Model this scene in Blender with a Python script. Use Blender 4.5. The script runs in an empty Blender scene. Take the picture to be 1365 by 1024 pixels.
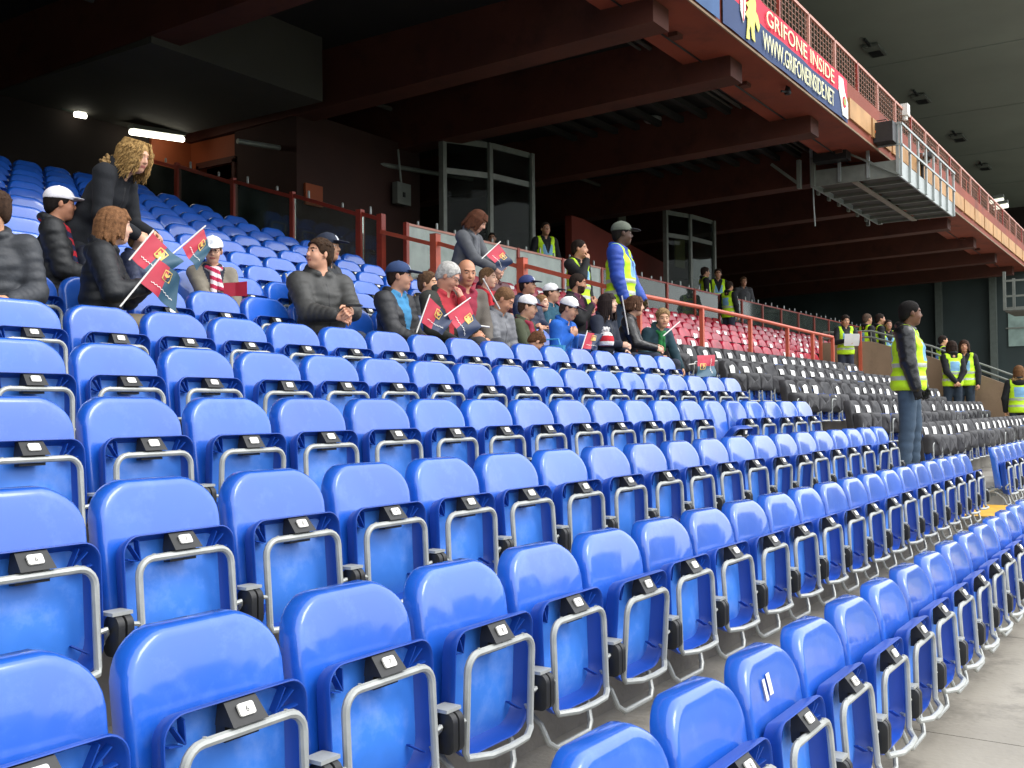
import bpy, math, random
import numpy as np
from mathutils import Vector, Matrix
random.seed(7); RNG = np.random.default_rng(11)
scene = bpy.context.scene
COL = scene.collection
R = math.radians

# ------------------------------------------------------------------ camera, sky, sun, exposure
# world axes: X along the seat rows (to the right, away), Y up the stand, Z up; origin at the photographer's eye
YAW, PITCH, ROLL, FPX = R(33.4877), R(1.4565), R(-0.5528), 1378.276
IW, IH = 1365.0, 1024.0
_fw = np.array([math.cos(YAW)*math.cos(PITCH), math.sin(YAW)*math.cos(PITCH), math.sin(PITCH)])
_rt = np.array([math.sin(YAW), -math.cos(YAW), 0.0]); _up = np.cross(_rt, _fw)
_r2 = math.cos(ROLL)*_rt + math.sin(ROLL)*_up
_u2 = -math.sin(ROLL)*_rt + math.cos(ROLL)*_up
cam_data = bpy.data.cameras.new('camera'); cam = bpy.data.objects.new('camera', cam_data); COL.objects.link(cam)
cam.matrix_world = Matrix(((_r2[0], _u2[0], -_fw[0], 0), (_r2[1], _u2[1], -_fw[1], 0), (_r2[2], _u2[2], -_fw[2], 0), (0, 0, 0, 1)))
cam_data.sensor_width = 36.0; cam_data.lens = 36.0*FPX/IW
cam_data.clip_start = 0.05; cam_data.clip_end = 3000
scene.camera = cam

world = bpy.data.worlds.new('World'); scene.world = world; world.use_nodes = True
wn = world.node_tree.nodes; wl = world.node_tree.links
for n in list(wn): wn.remove(n)
sky = wn.new('ShaderNodeTexSky'); sky.sky_type = 'NISHITA'; sky.sun_disc = False
SUN_EL, SUN_AZ = R(48), R(-62)          # azimuth measured from +X towards +Y: from over the pitch
sky.sun_elevation = SUN_EL; sky.sun_rotation = R(90) - SUN_AZ
sky.dust_density = 4.0; sky.air_density = 1.0
hs = wn.new('ShaderNodeHueSaturation'); hs.inputs['Saturation'].default_value = 0.22     # overcast: whitish
bg = wn.new('ShaderNodeBackground'); bg.inputs['Strength'].default_value = 0.14
out = wn.new('ShaderNodeOutputWorld')
mxs = wn.new('ShaderNodeMix'); mxs.data_type = 'RGBA'; mxs.inputs['Factor'].default_value = 0.8      # even cloud layer over the sky
mxs.inputs['B'].default_value = (11.0, 11.3, 11.8, 1)
wl.new(sky.outputs[0], hs.inputs['Color']); wl.new(hs.outputs[0], mxs.inputs['A']); wl.new(mxs.outputs['Result'], bg.inputs['Color']); wl.new(bg.outputs[0], out.inputs['Surface'])
sun_d = bpy.data.lights.new('sun', 'SUN'); sun_d.energy = 0.8; sun_d.angle = R(25); sun_d.color = (1.0, 0.97, 0.93)
sun = bpy.data.objects.new('sun', sun_d); COL.objects.link(sun)
sd = Vector((math.cos(SUN_EL)*math.cos(SUN_AZ), math.cos(SUN_EL)*math.sin(SUN_AZ), math.sin(SUN_EL)))
sun.rotation_euler = sd.to_track_quat('Z', 'Y').to_euler()
sun.location = (0, -20, 30)
scene.view_settings.view_transform = 'Standard'; scene.view_settings.look = 'None'
scene.view_settings.gamma = 1.0; scene.view_settings.use_curve_mapping = False
scene.view_settings.exposure = 0.82

# ------------------------------------------------------------------ helpers
def ray(x, y): return _fw + _r2*(x-IW/2)/FPX + _u2*(IH/2-y)/FPX
def at(x, y, X=None, Y=None, Z=None):
    d = ray(x, y); t = X/d[0] if X is not None else Y/d[1] if Y is not None else Z/d[2]
    return d*t
def hexc(h):
    h = h.lstrip('#'); v = [int(h[i:i+2], 16)/255 for i in (0, 2, 4)]
    return tuple(c/12.92 if c <= .04045 else ((c+.055)/1.055)**2.4 for c in v)

MATS = {}
def mat(name, color, rough=0.6, metal=0.0, vary=0.12, scale=6.0, bump=0.0, bscale=60.0, coat=0.0, spec=0.5, obj_vary=0.0, emit=None, estr=0.0, alpha=None, trans=0.0, stain=None, rvary=0.0):
    if name in MATS: return MATS[name]
    m = bpy.data.materials.new(name); m.use_nodes = True; MATS[name] = m
    nt = m.node_tree; N = nt.nodes; L = nt.links
    b = N['Principled BSDF']; b.inputs['Roughness'].default_value = rough; b.inputs['Metallic'].default_value = metal
    b.inputs['Specular IOR Level'].default_value = spec
    if coat: b.inputs['Coat Weight'].default_value = coat; b.inputs['Coat Roughness'].default_value = 0.05
    c = tuple(color)[:3]
    tc = N.new('ShaderNodeTexCoord')
    noi = N.new('ShaderNodeTexNoise'); noi.inputs['Scale'].default_value = scale; noi.inputs['Detail'].default_value = 5
    vec = tc.outputs['Object']
    if obj_vary:
        oi = N.new('ShaderNodeObjectInfo'); add = N.new('ShaderNodeVectorMath'); add.operation = 'MULTIPLY_ADD'
        add.inputs[1].default_value = (1, 1, 1)
        mul = N.new('ShaderNodeMath'); mul.operation = 'MULTIPLY'; mul.inputs[1].default_value = 37.0
        L.new(oi.outputs['Random'], mul.inputs[0]); L.new(tc.outputs['Object'], add.inputs[0]); L.new(mul.outputs[0], add.inputs[2])
        vec = add.outputs[0]
    L.new(vec, noi.inputs['Vector'])
    ramp = N.new('ShaderNodeValToRGB'); L.new(noi.outputs['Fac'], ramp.inputs['Fac'])
    ramp.color_ramp.elements[0].position = 0.3; ramp.color_ramp.elements[1].position = 0.7
    ramp.color_ramp.elements[0].color = tuple(max(0, x*(1-vary)) for x in c)+(1,)
    ramp.color_ramp.elements[1].color = tuple(min(1, x*(1+vary)+.002*vary) for x in c)+(1,)
    src = ramp.outputs['Color']
    if stain:
        n2 = N.new('ShaderNodeTexNoise'); n2.inputs['Scale'].default_value = stain[1]; n2.inputs['Detail'].default_value = 8; n2.inputs['Roughness'].default_value = .7
        L.new(vec, n2.inputs['Vector'])
        r2 = N.new('ShaderNodeValToRGB'); r2.color_ramp.elements[0].position = stain[2]; r2.color_ramp.elements[1].position = stain[3]
        L.new(n2.outputs['Fac'], r2.inputs['Fac'])
        mx = N.new('ShaderNodeMix'); mx.data_type = 'RGBA'; L.new(r2.outputs['Color'], mx.inputs['Factor'])
        L.new(src, mx.inputs['A']); mx.inputs['B'].default_value = tuple(stain[0])+(1,); src = mx.outputs['Result']
    if obj_vary:
        hsv = N.new('ShaderNodeHueSaturation'); mr = N.new('ShaderNodeMapRange')
        mr.inputs['To Min'].default_value = 1-obj_vary; mr.inputs['To Max'].default_value = 1+obj_vary
        L.new(oi.outputs['Random'], mr.inputs['Value']); L.new(mr.outputs[0], hsv.inputs['Value']); L.new(src, hsv.inputs['Color'])
        src = hsv.outputs['Color']
    L.new(src, b.inputs['Base Color'])
    if bump:
        bn = N.new('ShaderNodeTexNoise'); bn.inputs['Scale'].default_value = bscale; bn.inputs['Detail'].default_value = 6
        L.new(vec, bn.inputs['Vector'])
        bm_ = N.new('ShaderNodeBump'); bm_.inputs['Strength'].default_value = bump; bm_.inputs['Distance'].default_value = 0.01
        L.new(bn.outputs['Fac'], bm_.inputs['Height']); L.new(bm_.outputs['Normal'], b.inputs['Normal'])
    if rvary:
        rn = N.new('ShaderNodeTexNoise'); rn.inputs['Scale'].default_value = 16.0; rn.inputs['Detail'].default_value = 9; rn.inputs['Roughness'].default_value = .7; L.new(vec, rn.inputs['Vector'])
        rm_ = N.new('ShaderNodeMapRange'); rm_.inputs['From Min'].default_value = .35; rm_.inputs['From Max'].default_value = .72; rm_.inputs['To Min'].default_value = .06; rm_.inputs['To Max'].default_value = .06+rvary
        L.new(rn.outputs['Fac'], rm_.inputs['Value']); L.new(rm_.outputs[0], b.inputs['Coat Roughness' if coat else 'Roughness'])
    if emit: b.inputs['Emission Color'].default_value = tuple(emit)+(1,); b.inputs['Emission Strength'].default_value = estr
    if trans: b.inputs['Transmission Weight'].default_value = trans; b.inputs['IOR'].default_value = 1.45
    return m

class MB:
    """collects shapes, then links them as one mesh object"""
    def __init__(s): s.v = []; s.f = []; s.mi = []; s.cur = 0
    def add(s, vs, fs):
        n = len(s.v); s.v += [tuple(map(float, p)) for p in vs]
        s.f += [tuple(n+i for i in f) for f in fs]; s.mi += [s.cur]*len(fs)
    def box(s, x0, x1, y0, y1, z0, z1):
        s.hexa([(x0,y0,z0),(x1,y0,z0),(x1,y1,z0),(x0,y1,z0),(x0,y0,z1),(x1,y0,z1),(x1,y1,z1),(x0,y1,z1)])
    def hexa(s, p): s.add(p, [(0,3,2,1),(4,5,6,7),(0,1,5,4),(1,2,6,5),(2,3,7,6),(3,0,4,7)])
    def bar(s, a, b, w, h=None, up=(0,0,1)):
        a = np.array(a, float); b = np.array(b, float); d = b-a; d /= np.linalg.norm(d)
        u = np.array(up, float)
        if abs(d@u) > .98: u = np.array((1.,0,0))
        r = np.cross(d, u); r /= np.linalg.norm(r); u = np.cross(r, d); h = h or w
        r = r*w/2; u = u*h/2
        s.hexa([a-r-u, a+r-u, b+r-u, b-r-u, a-r+u, a+r+u, b+r+u, b-r+u])
    def tube(s, pts, rad, n=8, closed=False):
        P = [np.array(p, float) for p in pts]; m = len(P)
        rad = [rad]*m if np.isscalar(rad) else rad
        T = []
        for i in range(m):
            a = P[(i-1) % m] if (closed or i > 0) else P[i]; b = P[(i+1) % m] if (closed or i < m-1) else P[i]
            t = b-a; T.append(t/ (np.linalg.norm(t)+1e-12))
        ref = np.array((0., 0, 1)) if abs(T[0][2]) < .9 else np.array((1., 0, 0))
        nrm = np.cross(T[0], ref); nrm /= np.linalg.norm(nrm); rings = []
        for i in range(m):
            nrm = nrm - T[i]*(nrm@T[i]); nrm /= np.linalg.norm(nrm)+1e-12; bn = np.cross(T[i], nrm)
            rings.append([P[i]+rad[i]*(math.cos(2*math.pi*k/n)*nrm+math.sin(2*math.pi*k/n)*bn) for k in range(n)])
        vs = [p for r_ in rings for p in r_]; fs = []
        for i in range(m if closed else m-1):
            j = (i+1) % m
            for k in range(n): fs.append((i*n+k, i*n+(k+1) % n, j*n+(k+1) % n, j*n+k))
        if not closed: fs += [tuple(range(n-1, -1, -1)), tuple((m-1)*n+k for k in range(n))]
        s.add(vs, fs)
    def rings(s, rings, cap0=False, cap1=False):
        n = len(rings[0]); vs = [p for r_ in rings for p in r_]; fs = []
        for i in range(len(rings)-1):
            for k in range(n): fs.append((i*n+k, i*n+(k+1) % n, (i+1)*n+(k+1) % n, (i+1)*n+k))
        if cap0: fs.append(tuple(range(n-1, -1, -1)))
        if cap1: fs.append(tuple((len(rings)-1)*n+k for k in range(n)))
        s.add(vs, fs)
    def grid(s, P):            # P[i][j] points, open sheet
        a, b = len(P), len(P[0]); vs = [p for r_ in P for p in r_]
        s.add(vs, [(i*b+j, (i+1)*b+j, (i+1)*b+j+1, i*b+j+1) for i in range(a-1) for j in range(b-1)])
    def lathe(s, prof, n=16, c=(0,0,0)):
        s.rings([[(c[0]+r*math.cos(2*math.pi*k/n), c[1]+r*math.sin(2*math.pi*k/n), c[2]+z) for k in range(n)] for r, z in prof], True, True)
    def prism(s, poly, y0, y1):           # poly in (x,z), extruded along y
        n = len(poly); vs = [(x, y0, z) for x, z in poly]+[(x, y1, z) for x, z in poly]
        s.add(vs, [tuple(range(n)), tuple(range(2*n-1, n-1, -1))]+[(i, i+n, (i+1) % n+n, (i+1) % n) for i in range(n)])
    def mesh(s, name, mats, smooth=True, ang=35):
        me = bpy.data.meshes.new(name); me.from_pydata(s.v, [], s.f); me.update()
        for m in (mats if isinstance(mats, (list, tuple)) else [mats]): me.materials.append(m)
        if any(s.mi): me.polygons.foreach_set('material_index', s.mi)
        fix_normals(me)
        if smooth: smooth_by_angle(me, ang)
        return me
    def obj(s, name, mats, parent=None, smooth=True, ang=35):
        return link(name, s.mesh(name, mats, smooth, ang), parent)
import bmesh
def fix_normals(me):
    bm = bmesh.new(); bm.from_mesh(me); bmesh.ops.recalc_face_normals(bm, faces=bm.faces); bm.to_mesh(me); bm.free()
def smooth_by_angle(me, ang):
    me.polygons.foreach_set('use_smooth', [True]*len(me.polygons))
    bm = bmesh.new(); bm.from_mesh(me); t = math.radians(ang)
    for e in bm.edges:
        if len(e.link_faces) == 2 and e.calc_face_angle(0) > t: e.smooth = False
    bm.to_mesh(me); bm.free()
def link(name, data, parent=None):
    o = bpy.data.objects.new(name, data); COL.objects.link(o)
    if parent is not None: o.parent = parent
    return o
def thing(name, loc=(0,0,0), rz=0.0, label=None, cat=None, group=None):
    o = bpy.data.objects.new(name, None); COL.objects.link(o); o.location = loc; o.rotation_euler = (0, 0, rz)
    o.empty_display_size = 0.1
    return tag(o, label, cat, group)
def tag(o, label=None, cat=None, group=None, kind=None):
    if label: o['label'] = label
    if cat: o['category'] = cat
    if group: o['group'] = group
    if kind: o['kind'] = kind
    return o
def ordinal(n):
    return f"{n}{'th' if 10 <= n % 100 <= 20 else {1:'st',2:'nd',3:'rd'}.get(n % 10,'th')}"
def text_mesh(name, body, size, material, extrude=0.002, align='LEFT'):
    cu = bpy.data.curves.new(name, 'FONT'); cu.body = body; cu.size = size; cu.extrude = extrude; cu.align_x = align; cu.resolution_u = 3
    o = bpy.data.objects.new(name+'_tmp', cu); COL.objects.link(o)
    dg = bpy.context.evaluated_depsgraph_get(); me = bpy.data.meshes.new_from_object(o.evaluated_get(dg))
    bpy.data.objects.remove(o); bpy.data.curves.remove(cu)
    me.name = name; me.materials.clear(); me.materials.append(material); return me

# ------------------------------------------------------------------ the stand's measures
S, D, H = 0.5, 0.813, 0.275
LAB = 0.60                                     # number plate above the tread
def yl(r): return 1.0145+D*(r-1)               # front of the folded seats of row r
def fl(r): return -0.9416-LAB+H*(r-1)          # tread of row r
def colx(k): return 0.123+S*k
# ------------------------------------------------------------------ materials
M_BLUE = mat('blue_seat_plastic', hexc('1a5cc2'), rough=0.36, vary=0.10, scale=3.0, obj_vary=0.10, coat=1.0, rvary=.07, stain=(hexc('4a76cc'), 7.0, .52, .85))
M_RIMSHADE = mat('shade_darkened_blue_rim', hexc('1444a0'), rough=0.4, vary=0.1, scale=4, obj_vary=.08)  # pan rim and recess wall: gap shade put into a darker blue
M_BLUEPAN = mat('faded_blue_plastic', hexc('3879d6'), rough=0.42, vary=0.12, scale=5.0, obj_vary=0.10, stain=(hexc('7f9fe0'), 5.0, .5, .85))
M_GALV = mat('galvanised_tube', hexc('a9aca8'), rough=0.42, metal=0.25, vary=0.15, scale=14, bump=.1, bscale=90)
M_BLACKP = mat('black_plastic', hexc('1c1d1e'), rough=0.5, vary=0.2, scale=20)
M_WHITEP = mat('white_plate', hexc('eceae2'), rough=0.5, vary=0.05, scale=30)
M_INK = mat('black_ink', hexc('151515'), rough=0.6)
M_CONC = mat('terrace_concrete', hexc('9a958b'), rough=0.85, vary=0.18, scale=1.6, bump=.35, bscale=45, stain=(hexc('6c685f'), 2.3, .5, .75))
M_WALK = mat('walkway_concrete', hexc('9d978b'), rough=0.85, vary=0.16, scale=0.9, bump=.3, bscale=30, stain=(hexc('5f5b53'), 1.9, .48, .72))
M_CEMENT = mat('dark_cement', hexc('4f4d47'), rough=0.9, vary=0.2, scale=0.8, bump=.2, bscale=20)
M_REDCONC = mat('red_painted_concrete', hexc('8a3f29'), rough=0.75, vary=0.15, scale=0.8, bump=.15, bscale=25, stain=(hexc('5c2e22'), 1.1, .5, .8))
M_BEAM = mat('red_brown_beam', hexc('52281a'), rough=0.75, vary=0.18, scale=0.9, bump=.15, bscale=25, stain=(hexc('3a1a10'), 1.6, .5, .75))
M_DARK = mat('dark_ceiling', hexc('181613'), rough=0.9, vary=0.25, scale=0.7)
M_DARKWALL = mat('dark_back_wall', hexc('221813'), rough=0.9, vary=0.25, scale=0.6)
M_ORANGE = mat('orange_wall_paint', hexc('9a4a24'), rough=0.7, vary=0.14, scale=0.9, stain=(hexc('7d3c20'), 1.2, .5, .8))
M_REDPOST = mat('red_painted_steel', hexc('9a3a2a'), rough=0.45, vary=0.12, scale=5, stain=(hexc('6e2c22'), 6, .58, .75))
M_ORAIL = mat('orange_red_rail_paint', hexc('c15a41'), rough=0.45, vary=0.12, scale=5)
M_PINKRAIL = mat('weathered_pink_rail', hexc('c58a78'), rough=0.5, vary=0.15, scale=4)
M_TAN = mat('tan_parapet_wall', hexc('8d765f'), rough=0.85, vary=0.14, scale=1.2, bump=.2, bscale=30, stain=(hexc('6b5848'), 1.5, .5, .8))
M_ROOF = mat('grey_roof_underside', hexc('8b8f89'), rough=0.9, vary=0.10, scale=0.25, bump=.1, bscale=3)
M_ALU = mat('aluminium', hexc('a2a8a5'), rough=0.45, metal=0.5, vary=0.1, scale=8)
M_ALUD = mat('dull_aluminium_frame', hexc('7c8078'), rough=0.5, metal=0.3, vary=0.12, scale=6)
M_YELLOW = mat('yellow_step_paint', hexc('d2a12a'), rough=0.6, vary=0.15, scale=6, stain=(hexc('8d7a4a'), 9, .55, .75))
M_GRASS = mat('pitch_grass', (0.11, 0.13, 0.09), rough=0.9, vary=0.3, scale=0.4)
M_COVER = mat('black_cover_cloth', hexc('28272a'), rough=0.62, vary=0.25, scale=9, bump=.3, bscale=40, obj_vary=.15)
M_PAPER = mat('white_paper', hexc('e9e8e4'), rough=0.7, vary=0.04, scale=9)
M_REDSEAT = mat('red_seat_cover', hexc('a01832'), rough=0.32, vary=0.35, scale=7, obj_vary=.15, bump=.2, bscale=25)
M_GLASS = None
def glass_mat(name, tint, rough, ior, dirt_sheen):
    m = bpy.data.materials.new(name); m.use_nodes = True; N = m.node_tree.nodes; L = m.node_tree.links
    for n in list(N): N.remove(n)
    o = N.new('ShaderNodeOutputMaterial'); tr = N.new('ShaderNodeBsdfTransparent'); tr.inputs['Color'].default_value = tuple(tint)+(1,)
    gl = N.new('ShaderNodeBsdfGlossy'); gl.inputs['Roughness'].default_value = rough; gl.inputs['Color'].default_value = (.9, .95, .92, 1)
    fr = N.new('ShaderNodeFresnel'); fr.inputs['IOR'].default_value = ior
    mx = N.new('ShaderNodeMixShader'); L.new(fr.outputs[0], mx.inputs[0]); L.new(tr.outputs[0], mx.inputs[1]); L.new(gl.outputs[0], mx.inputs[2])
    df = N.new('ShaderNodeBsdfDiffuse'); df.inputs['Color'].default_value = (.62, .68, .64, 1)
    nz = N.new('ShaderNodeTexNoise'); nz.inputs['Scale'].default_value = 2.2; nz.inputs['Detail'].default_value = 9
    tc = N.new('ShaderNodeTexCoord'); L.new(tc.outputs['Object'], nz.inputs['Vector'])
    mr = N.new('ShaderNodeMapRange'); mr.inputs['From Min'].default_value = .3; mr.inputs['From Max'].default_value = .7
    mr.inputs['To Min'].default_value = dirt_sheen[0]; mr.inputs['To Max'].default_value = dirt_sheen[1]; L.new(nz.outputs['Fac'], mr.inputs['Value'])  # diffuse film: faint dirt, and the painted sky sheen of the whitish panes
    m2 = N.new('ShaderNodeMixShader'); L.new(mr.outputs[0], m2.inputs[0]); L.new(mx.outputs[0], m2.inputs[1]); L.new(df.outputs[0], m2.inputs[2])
    L.new(m2.outputs[0], o.inputs['Surface']); return m
M_GLASS = glass_mat('clear_barrier_glass', (.72, .80, .76), .02, 1.35, (.01, .06))
M_SHEENGLASS = glass_mat('painted_sky_sheen_glass', (.70, .80, .74), .05, 1.5, (.30, .62))  # whitish film stands in for the sky reflected in these panes
M_GREYGLASS = glass_mat('greenish_grey_glass', (.45, .55, .50), .05, 1.3, (.015, .045))

# ------------------------------------------------------------------ ground, terrace, walkway
def struct(o): return tag(o, kind='structure')
m = MB(); m.grid([[(-1500, y, -3.2), (1500, y, -3.2)] for y in (-1500, 1500)]); struct(m.obj('pitch_ground', M_GRASS))
wk = bpy.data.objects.new('front_walkway', None); COL.objects.link(wk); struct(wk)
edges = [-14+2.4*i for i in range(33)]
for i in range(len(edges)-1):
    m = MB(); m.box(edges[i]+.004, edges[i+1]-.004, -2.6, yl(1)+.262, fl(1)-.4, fl(1)); m.obj('paving_slab', M_WALK, wk, smooth=False)
terr = bpy.data.objects.new('terrace', None); COL.objects.link(terr); struct(terr)
def tread(r, x0, x1):
    m = MB(); y0 = yl(r)-D+.263; y1 = yl(r)+.263
    # a step with a softened nosing
    prof = [(y0, fl(r)-.55), (y0, fl(r)-.012), (y0+.012, fl(r)), (y1+.02, fl(r)), (y1+.02, fl(r)-.55)]
    n = len(prof); vs = [(x0, y, z) for y, z in prof]+[(x1, y, z) for y, z in prof]
    m.add(vs, [tuple(range(n-1, -1, -1)), tuple(range(n, 2*n))]+[(i, (i+1) % n, (i+1) % n+n, i+n) for i in range(n)])
    m.obj('step', M_CONC, terr, smooth=False)
for r in range(2, 9): tread(r, -9, 60)
for r in range(9, 13): tread(r, -9, 60)
for r in range(13, 20): tread(r, -9, 12.7)
# aisle half steps with yellow nosings
for AX in ((11.42, 12.80), (22.45, 23.7)):
    for r in range(1, 8):
        y1 = yl(r)+.263; z1 = fl(r)+H*.5
        m = MB(); m.box(AX[0], AX[1], y1-.36, y1-.002, fl(r)-.02, z1); o = m.obj('aisle_step', M_CONC, terr, smooth=False)
        m = MB(); m.box(AX[0]+.002, AX[1]-.002, y1-.363, y1-.30, z1-.10, z1+.003); m.obj('yellow_nosing', M_YELLOW, o, smooth=False)
        if r == 2 and AX[0] < 15:
            m = MB(); m.box(AX[0]+.004, AX[1]-.004, y1-.366, y1-.004, z1+.0035, z1+.007); m.box(AX[0]+.004, AX[1]-.004, y1-.367, y1-.3635, fl(r), z1-.1005); m.obj('yellow_paint', M_YELLOW, o, smooth=False)
# concourse floor behind the glass, upper landing behind the last row
CZ = 1.95
m = MB(); m.box(12.72, 60, yl(12)+.29, 24, CZ-.4, CZ); struct(m.obj('concourse_floor', M_CEMENT, smooth=False))
m = MB(); m.box(-9, 12.7, yl(19)+.29, 24, fl(19)-.4, fl(19)+.1); struct(m.obj('upper_landing', M_CEMENT, smooth=False))

# the stands across the pitch and behind the far goal, low against the sky
os_ = bpy.data.objects.new('stadium_surroundings', None); COL.objects.link(os_); struct(os_)
M_FARST = mat('far_stand', hexc('4a4f5c'), rough=.8, vary=.3, scale=.2)
for j in range(6):
    m = MB(); m.box(-80, 140, -78-5*j, -73-5*j, -3.2, 1.5+2.2*j); m.obj('far_tier', M_FARST, os_, smooth=False)
    m = MB(); m.box(112+5*j, 117+5*j, -72.9, -6, -3.2, 1.5+2.2*j); m.obj('far_tier', M_FARST, os_, smooth=False)
# ------------------------------------------------------------------ upper tier overhead
YF, ZF = 6.16, 6.10
ut = thing('upper_tier', (0, 0, 0), 0, 'red concrete upper tier overhanging the seats, with beams on its dark underside', 'upper tier')
m = MB(); m.box(-12, 80, YF+.14, YF+1.3, ZF, ZF+.5); m.obj('soffit_band', M_REDCONC, ut, smooth=False)
m = MB(); m.box(-12, 80, YF, YF+.14, ZF-.03, ZF+.95); m.obj('fascia', M_REDCONC, ut, smooth=False)
m = MB(); m.box(-12, 80, YF-.03, YF, ZF-.06, ZF-.02); m.obj('drip_edge', M_TAN, ut, smooth=False)
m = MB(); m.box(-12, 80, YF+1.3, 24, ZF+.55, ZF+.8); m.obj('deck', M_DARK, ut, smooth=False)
for bx in (-4.5, 0.4, 5.2, 10.0, 14.1, 17.15, 21.6, 26.4, 31.1, 35.8, 40.5, 45.2, 49.9, 54.6):
    m = MB(); w = .27
    ya, yb = YF+.42, 20.0
    prof = [(ya, ZF-.02), (ya, ZF-.36), (yb, ZF-.66), (yb, ZF+.56), (YF+1.25, ZF+.56)]
    n = len(prof); vs = [(bx-w, y, z) for y, z in prof]+[(bx+w, y, z) for y, z in prof]
    m.add(vs, [tuple(range(n-1, -1, -1)), tuple(range(n, 2*n))]+[(i, (i+1) % n, (i+1) % n+n, i+n) for i in range(n)])
    m.obj('beam', M_BEAM, ut, smooth=False)
# slats between the beams
for (xa, xb) in ((17.5, 21.3), (21.9, 26.1)):
    for j in range(9):
        m = MB(); y = YF+1.6+.55*j; m.box(xa, xb, y, y+.12, ZF+.30, ZF+.42); m.obj('ceiling_slat', M_DARK, ut, smooth=False)
# tan fascia boards beyond the platform
for j in range(16):
    x0 = 22.6+1.9*j; m = MB(); m.box(x0, x0+1.74, YF-.05, YF-.002, ZF+.16, ZF+.60); m.obj('fascia_board', mat('tan_board', hexc('b98d5c'), rough=.7, vary=.2, scale=2), ut, smooth=False)
# cables and pipes under the deck
for (y, z, r_) in ((8.1, ZF+.42, .04), (8.3, ZF+.44, .025), (14.2, ZF+.35, .05)):
    m = MB(); m.tube([(-11, y, z), (60, y, z)], r_, 6); m.obj('service_pipe', M_CEMENT, ut)
for i in range(12):
    x = 12.2+3.1*i; m = MB(); m.box(x, x+.22, YF+.7, YF+.86, ZF-.07, ZF-.001); m.obj('soffit_box', M_BEAM, ut, smooth=False)
m = MB(); m.tube([(-11, YF+.95, ZF-.02), (60, YF+.95, ZF-.02)], .016, 6); m.obj('soffit_cable', M_BLACKP, ut)
# concrete box hanging over the upper rows
m = MB(); m.box(9.75, 13.35, 12.8, 17.0, 5.5, 6.66); tag(m.obj('concrete_room_box', mat('grey_green_cement', hexc('403e37'), rough=.9, vary=.12, scale=.8), smooth=False), 'grey concrete box hanging under the dark ceiling above the upper seats', 'concrete box')
# ventilation pipe under the beams
m = MB(); m.tube([(13.0, 14.6, 5.0), (19.0, 13.6, 5.25)], .05, 8); tag(m.obj('ceiling_pipe', M_ALUD), 'thin grey pipe under the ceiling beside the dark brown wall', 'pipe')

# ------------------------------------------------------------------ walls behind
def wallthing(name, boxes, material, label, cat='wall'):
    m = MB()
    for b in boxes: m.box(*b)
    return tag(m.obj(name, material, smooth=False), label, cat)
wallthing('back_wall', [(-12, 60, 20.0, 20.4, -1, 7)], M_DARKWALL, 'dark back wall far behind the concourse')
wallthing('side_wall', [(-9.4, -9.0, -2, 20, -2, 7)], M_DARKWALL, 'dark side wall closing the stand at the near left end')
ow = thing('orange_wall', (0, 0, 0), 0, 'orange painted wall lit by the fluorescent lamp behind the upper seats', 'wall')
m = MB(); m.box(12.95, 13.9, 17.0, 17.2, 2.6, 5.5); m.obj('wall_panel', M_ORANGE, ow, smooth=False)
# side wall with a doorway (plane X = 13.9)
m = MB(); m.box(13.9, 14.1, 16.75, 17.2, 2.0, 5.5); m.box(13.9, 14.1, 15.7, 16.75, 4.98, 5.5); m.obj('door_surround', M_ORANGE, ow, smooth=False)
m = MB(); m.box(13.9, 14.1, 14.0, 15.7, 2.0, 5.6); m.obj('brown_panel', mat('dark_brown_wall', hexc('351a11'), rough=.8, vary=.2, scale=1), ow, smooth=False)
m = MB(); m.box(13.86, 13.9, 15.66, 15.74, 2.0, 5.0); m.box(13.86, 13.9, 16.72, 16.80, 2.0, 5.0); m.box(13.86, 13.9, 15.66, 16.80, 4.94, 5.06); m.obj('door_frame', M_BEAM, ow, smooth=False)
m = MB(); m.box(15.6, 15.7, 14.4, 18.6, 1.9, 5.2); m.obj('inner_wall', M_ORANGE, ow, smooth=False)
wallthing('brown_wall', [(14.1, 17.6, 14.0, 14.2, 1.95, 5.7)], mat('dark_brown_wall', hexc('351a11'), rough=.8, vary=.2, scale=1), 'dark brown wall beside the orange doorway')
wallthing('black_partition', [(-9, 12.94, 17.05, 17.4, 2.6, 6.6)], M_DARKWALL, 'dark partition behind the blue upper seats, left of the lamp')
# second orange opening
p = at(412, 256, Y=13.95)
wallthing('orange_doorway', [(p[0]-.1, p[0]+.36, 13.94, 13.99, p[2]-.25, p[2]+.16)], M_ORANGE, 'small orange opening in the dark brown wall above the glass barrier', 'doorway')
# red wall with sloping top behind the glass
m = MB(); a = at(762, 300, Y=13.6); b = at(888, 352, Y=13.6)
m.prism([(a[0], CZ), (b[0], CZ), (b[0], b[2]), (a[0]+.6, a[2]+.25), (a[0], a[2]+.25)], 13.6, 13.8)
tag(m.obj('red_stair_wall', mat('dark_red_wall', hexc('7a2f22'), rough=.8, vary=.15, scale=1), smooth=False), 'dark red wall with a sloping top behind the stewards', 'wall')
ew = thing('end_wall', (0, 0, 0), 0, 'dark grey wall closing the far end of the stand', 'wall')
m = MB(); m.box(52, 52.4, 1.5, 20, -2, 6.6); m.obj('wall_panel', mat('blue_black_wall', hexc('33403f'), rough=.7, vary=.2, scale=.5), ew, smooth=False)
for yy in (7.55, 9.9):
    m = MB(); m.box(51.6, 51.9, yy, yy+.28, -1, 6.6); m.obj('pillar', mat('grey_pillar', hexc('59625c'), rough=.7), ew, smooth=False)
m = MB(); m.box(51.9, 51.97, 6.1, 7.1, 2.7, 4.4); m.obj('window', mat('pale_window', hexc('8ea39b'), rough=.25, vary=.25, scale=2), ew, smooth=False)
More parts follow.
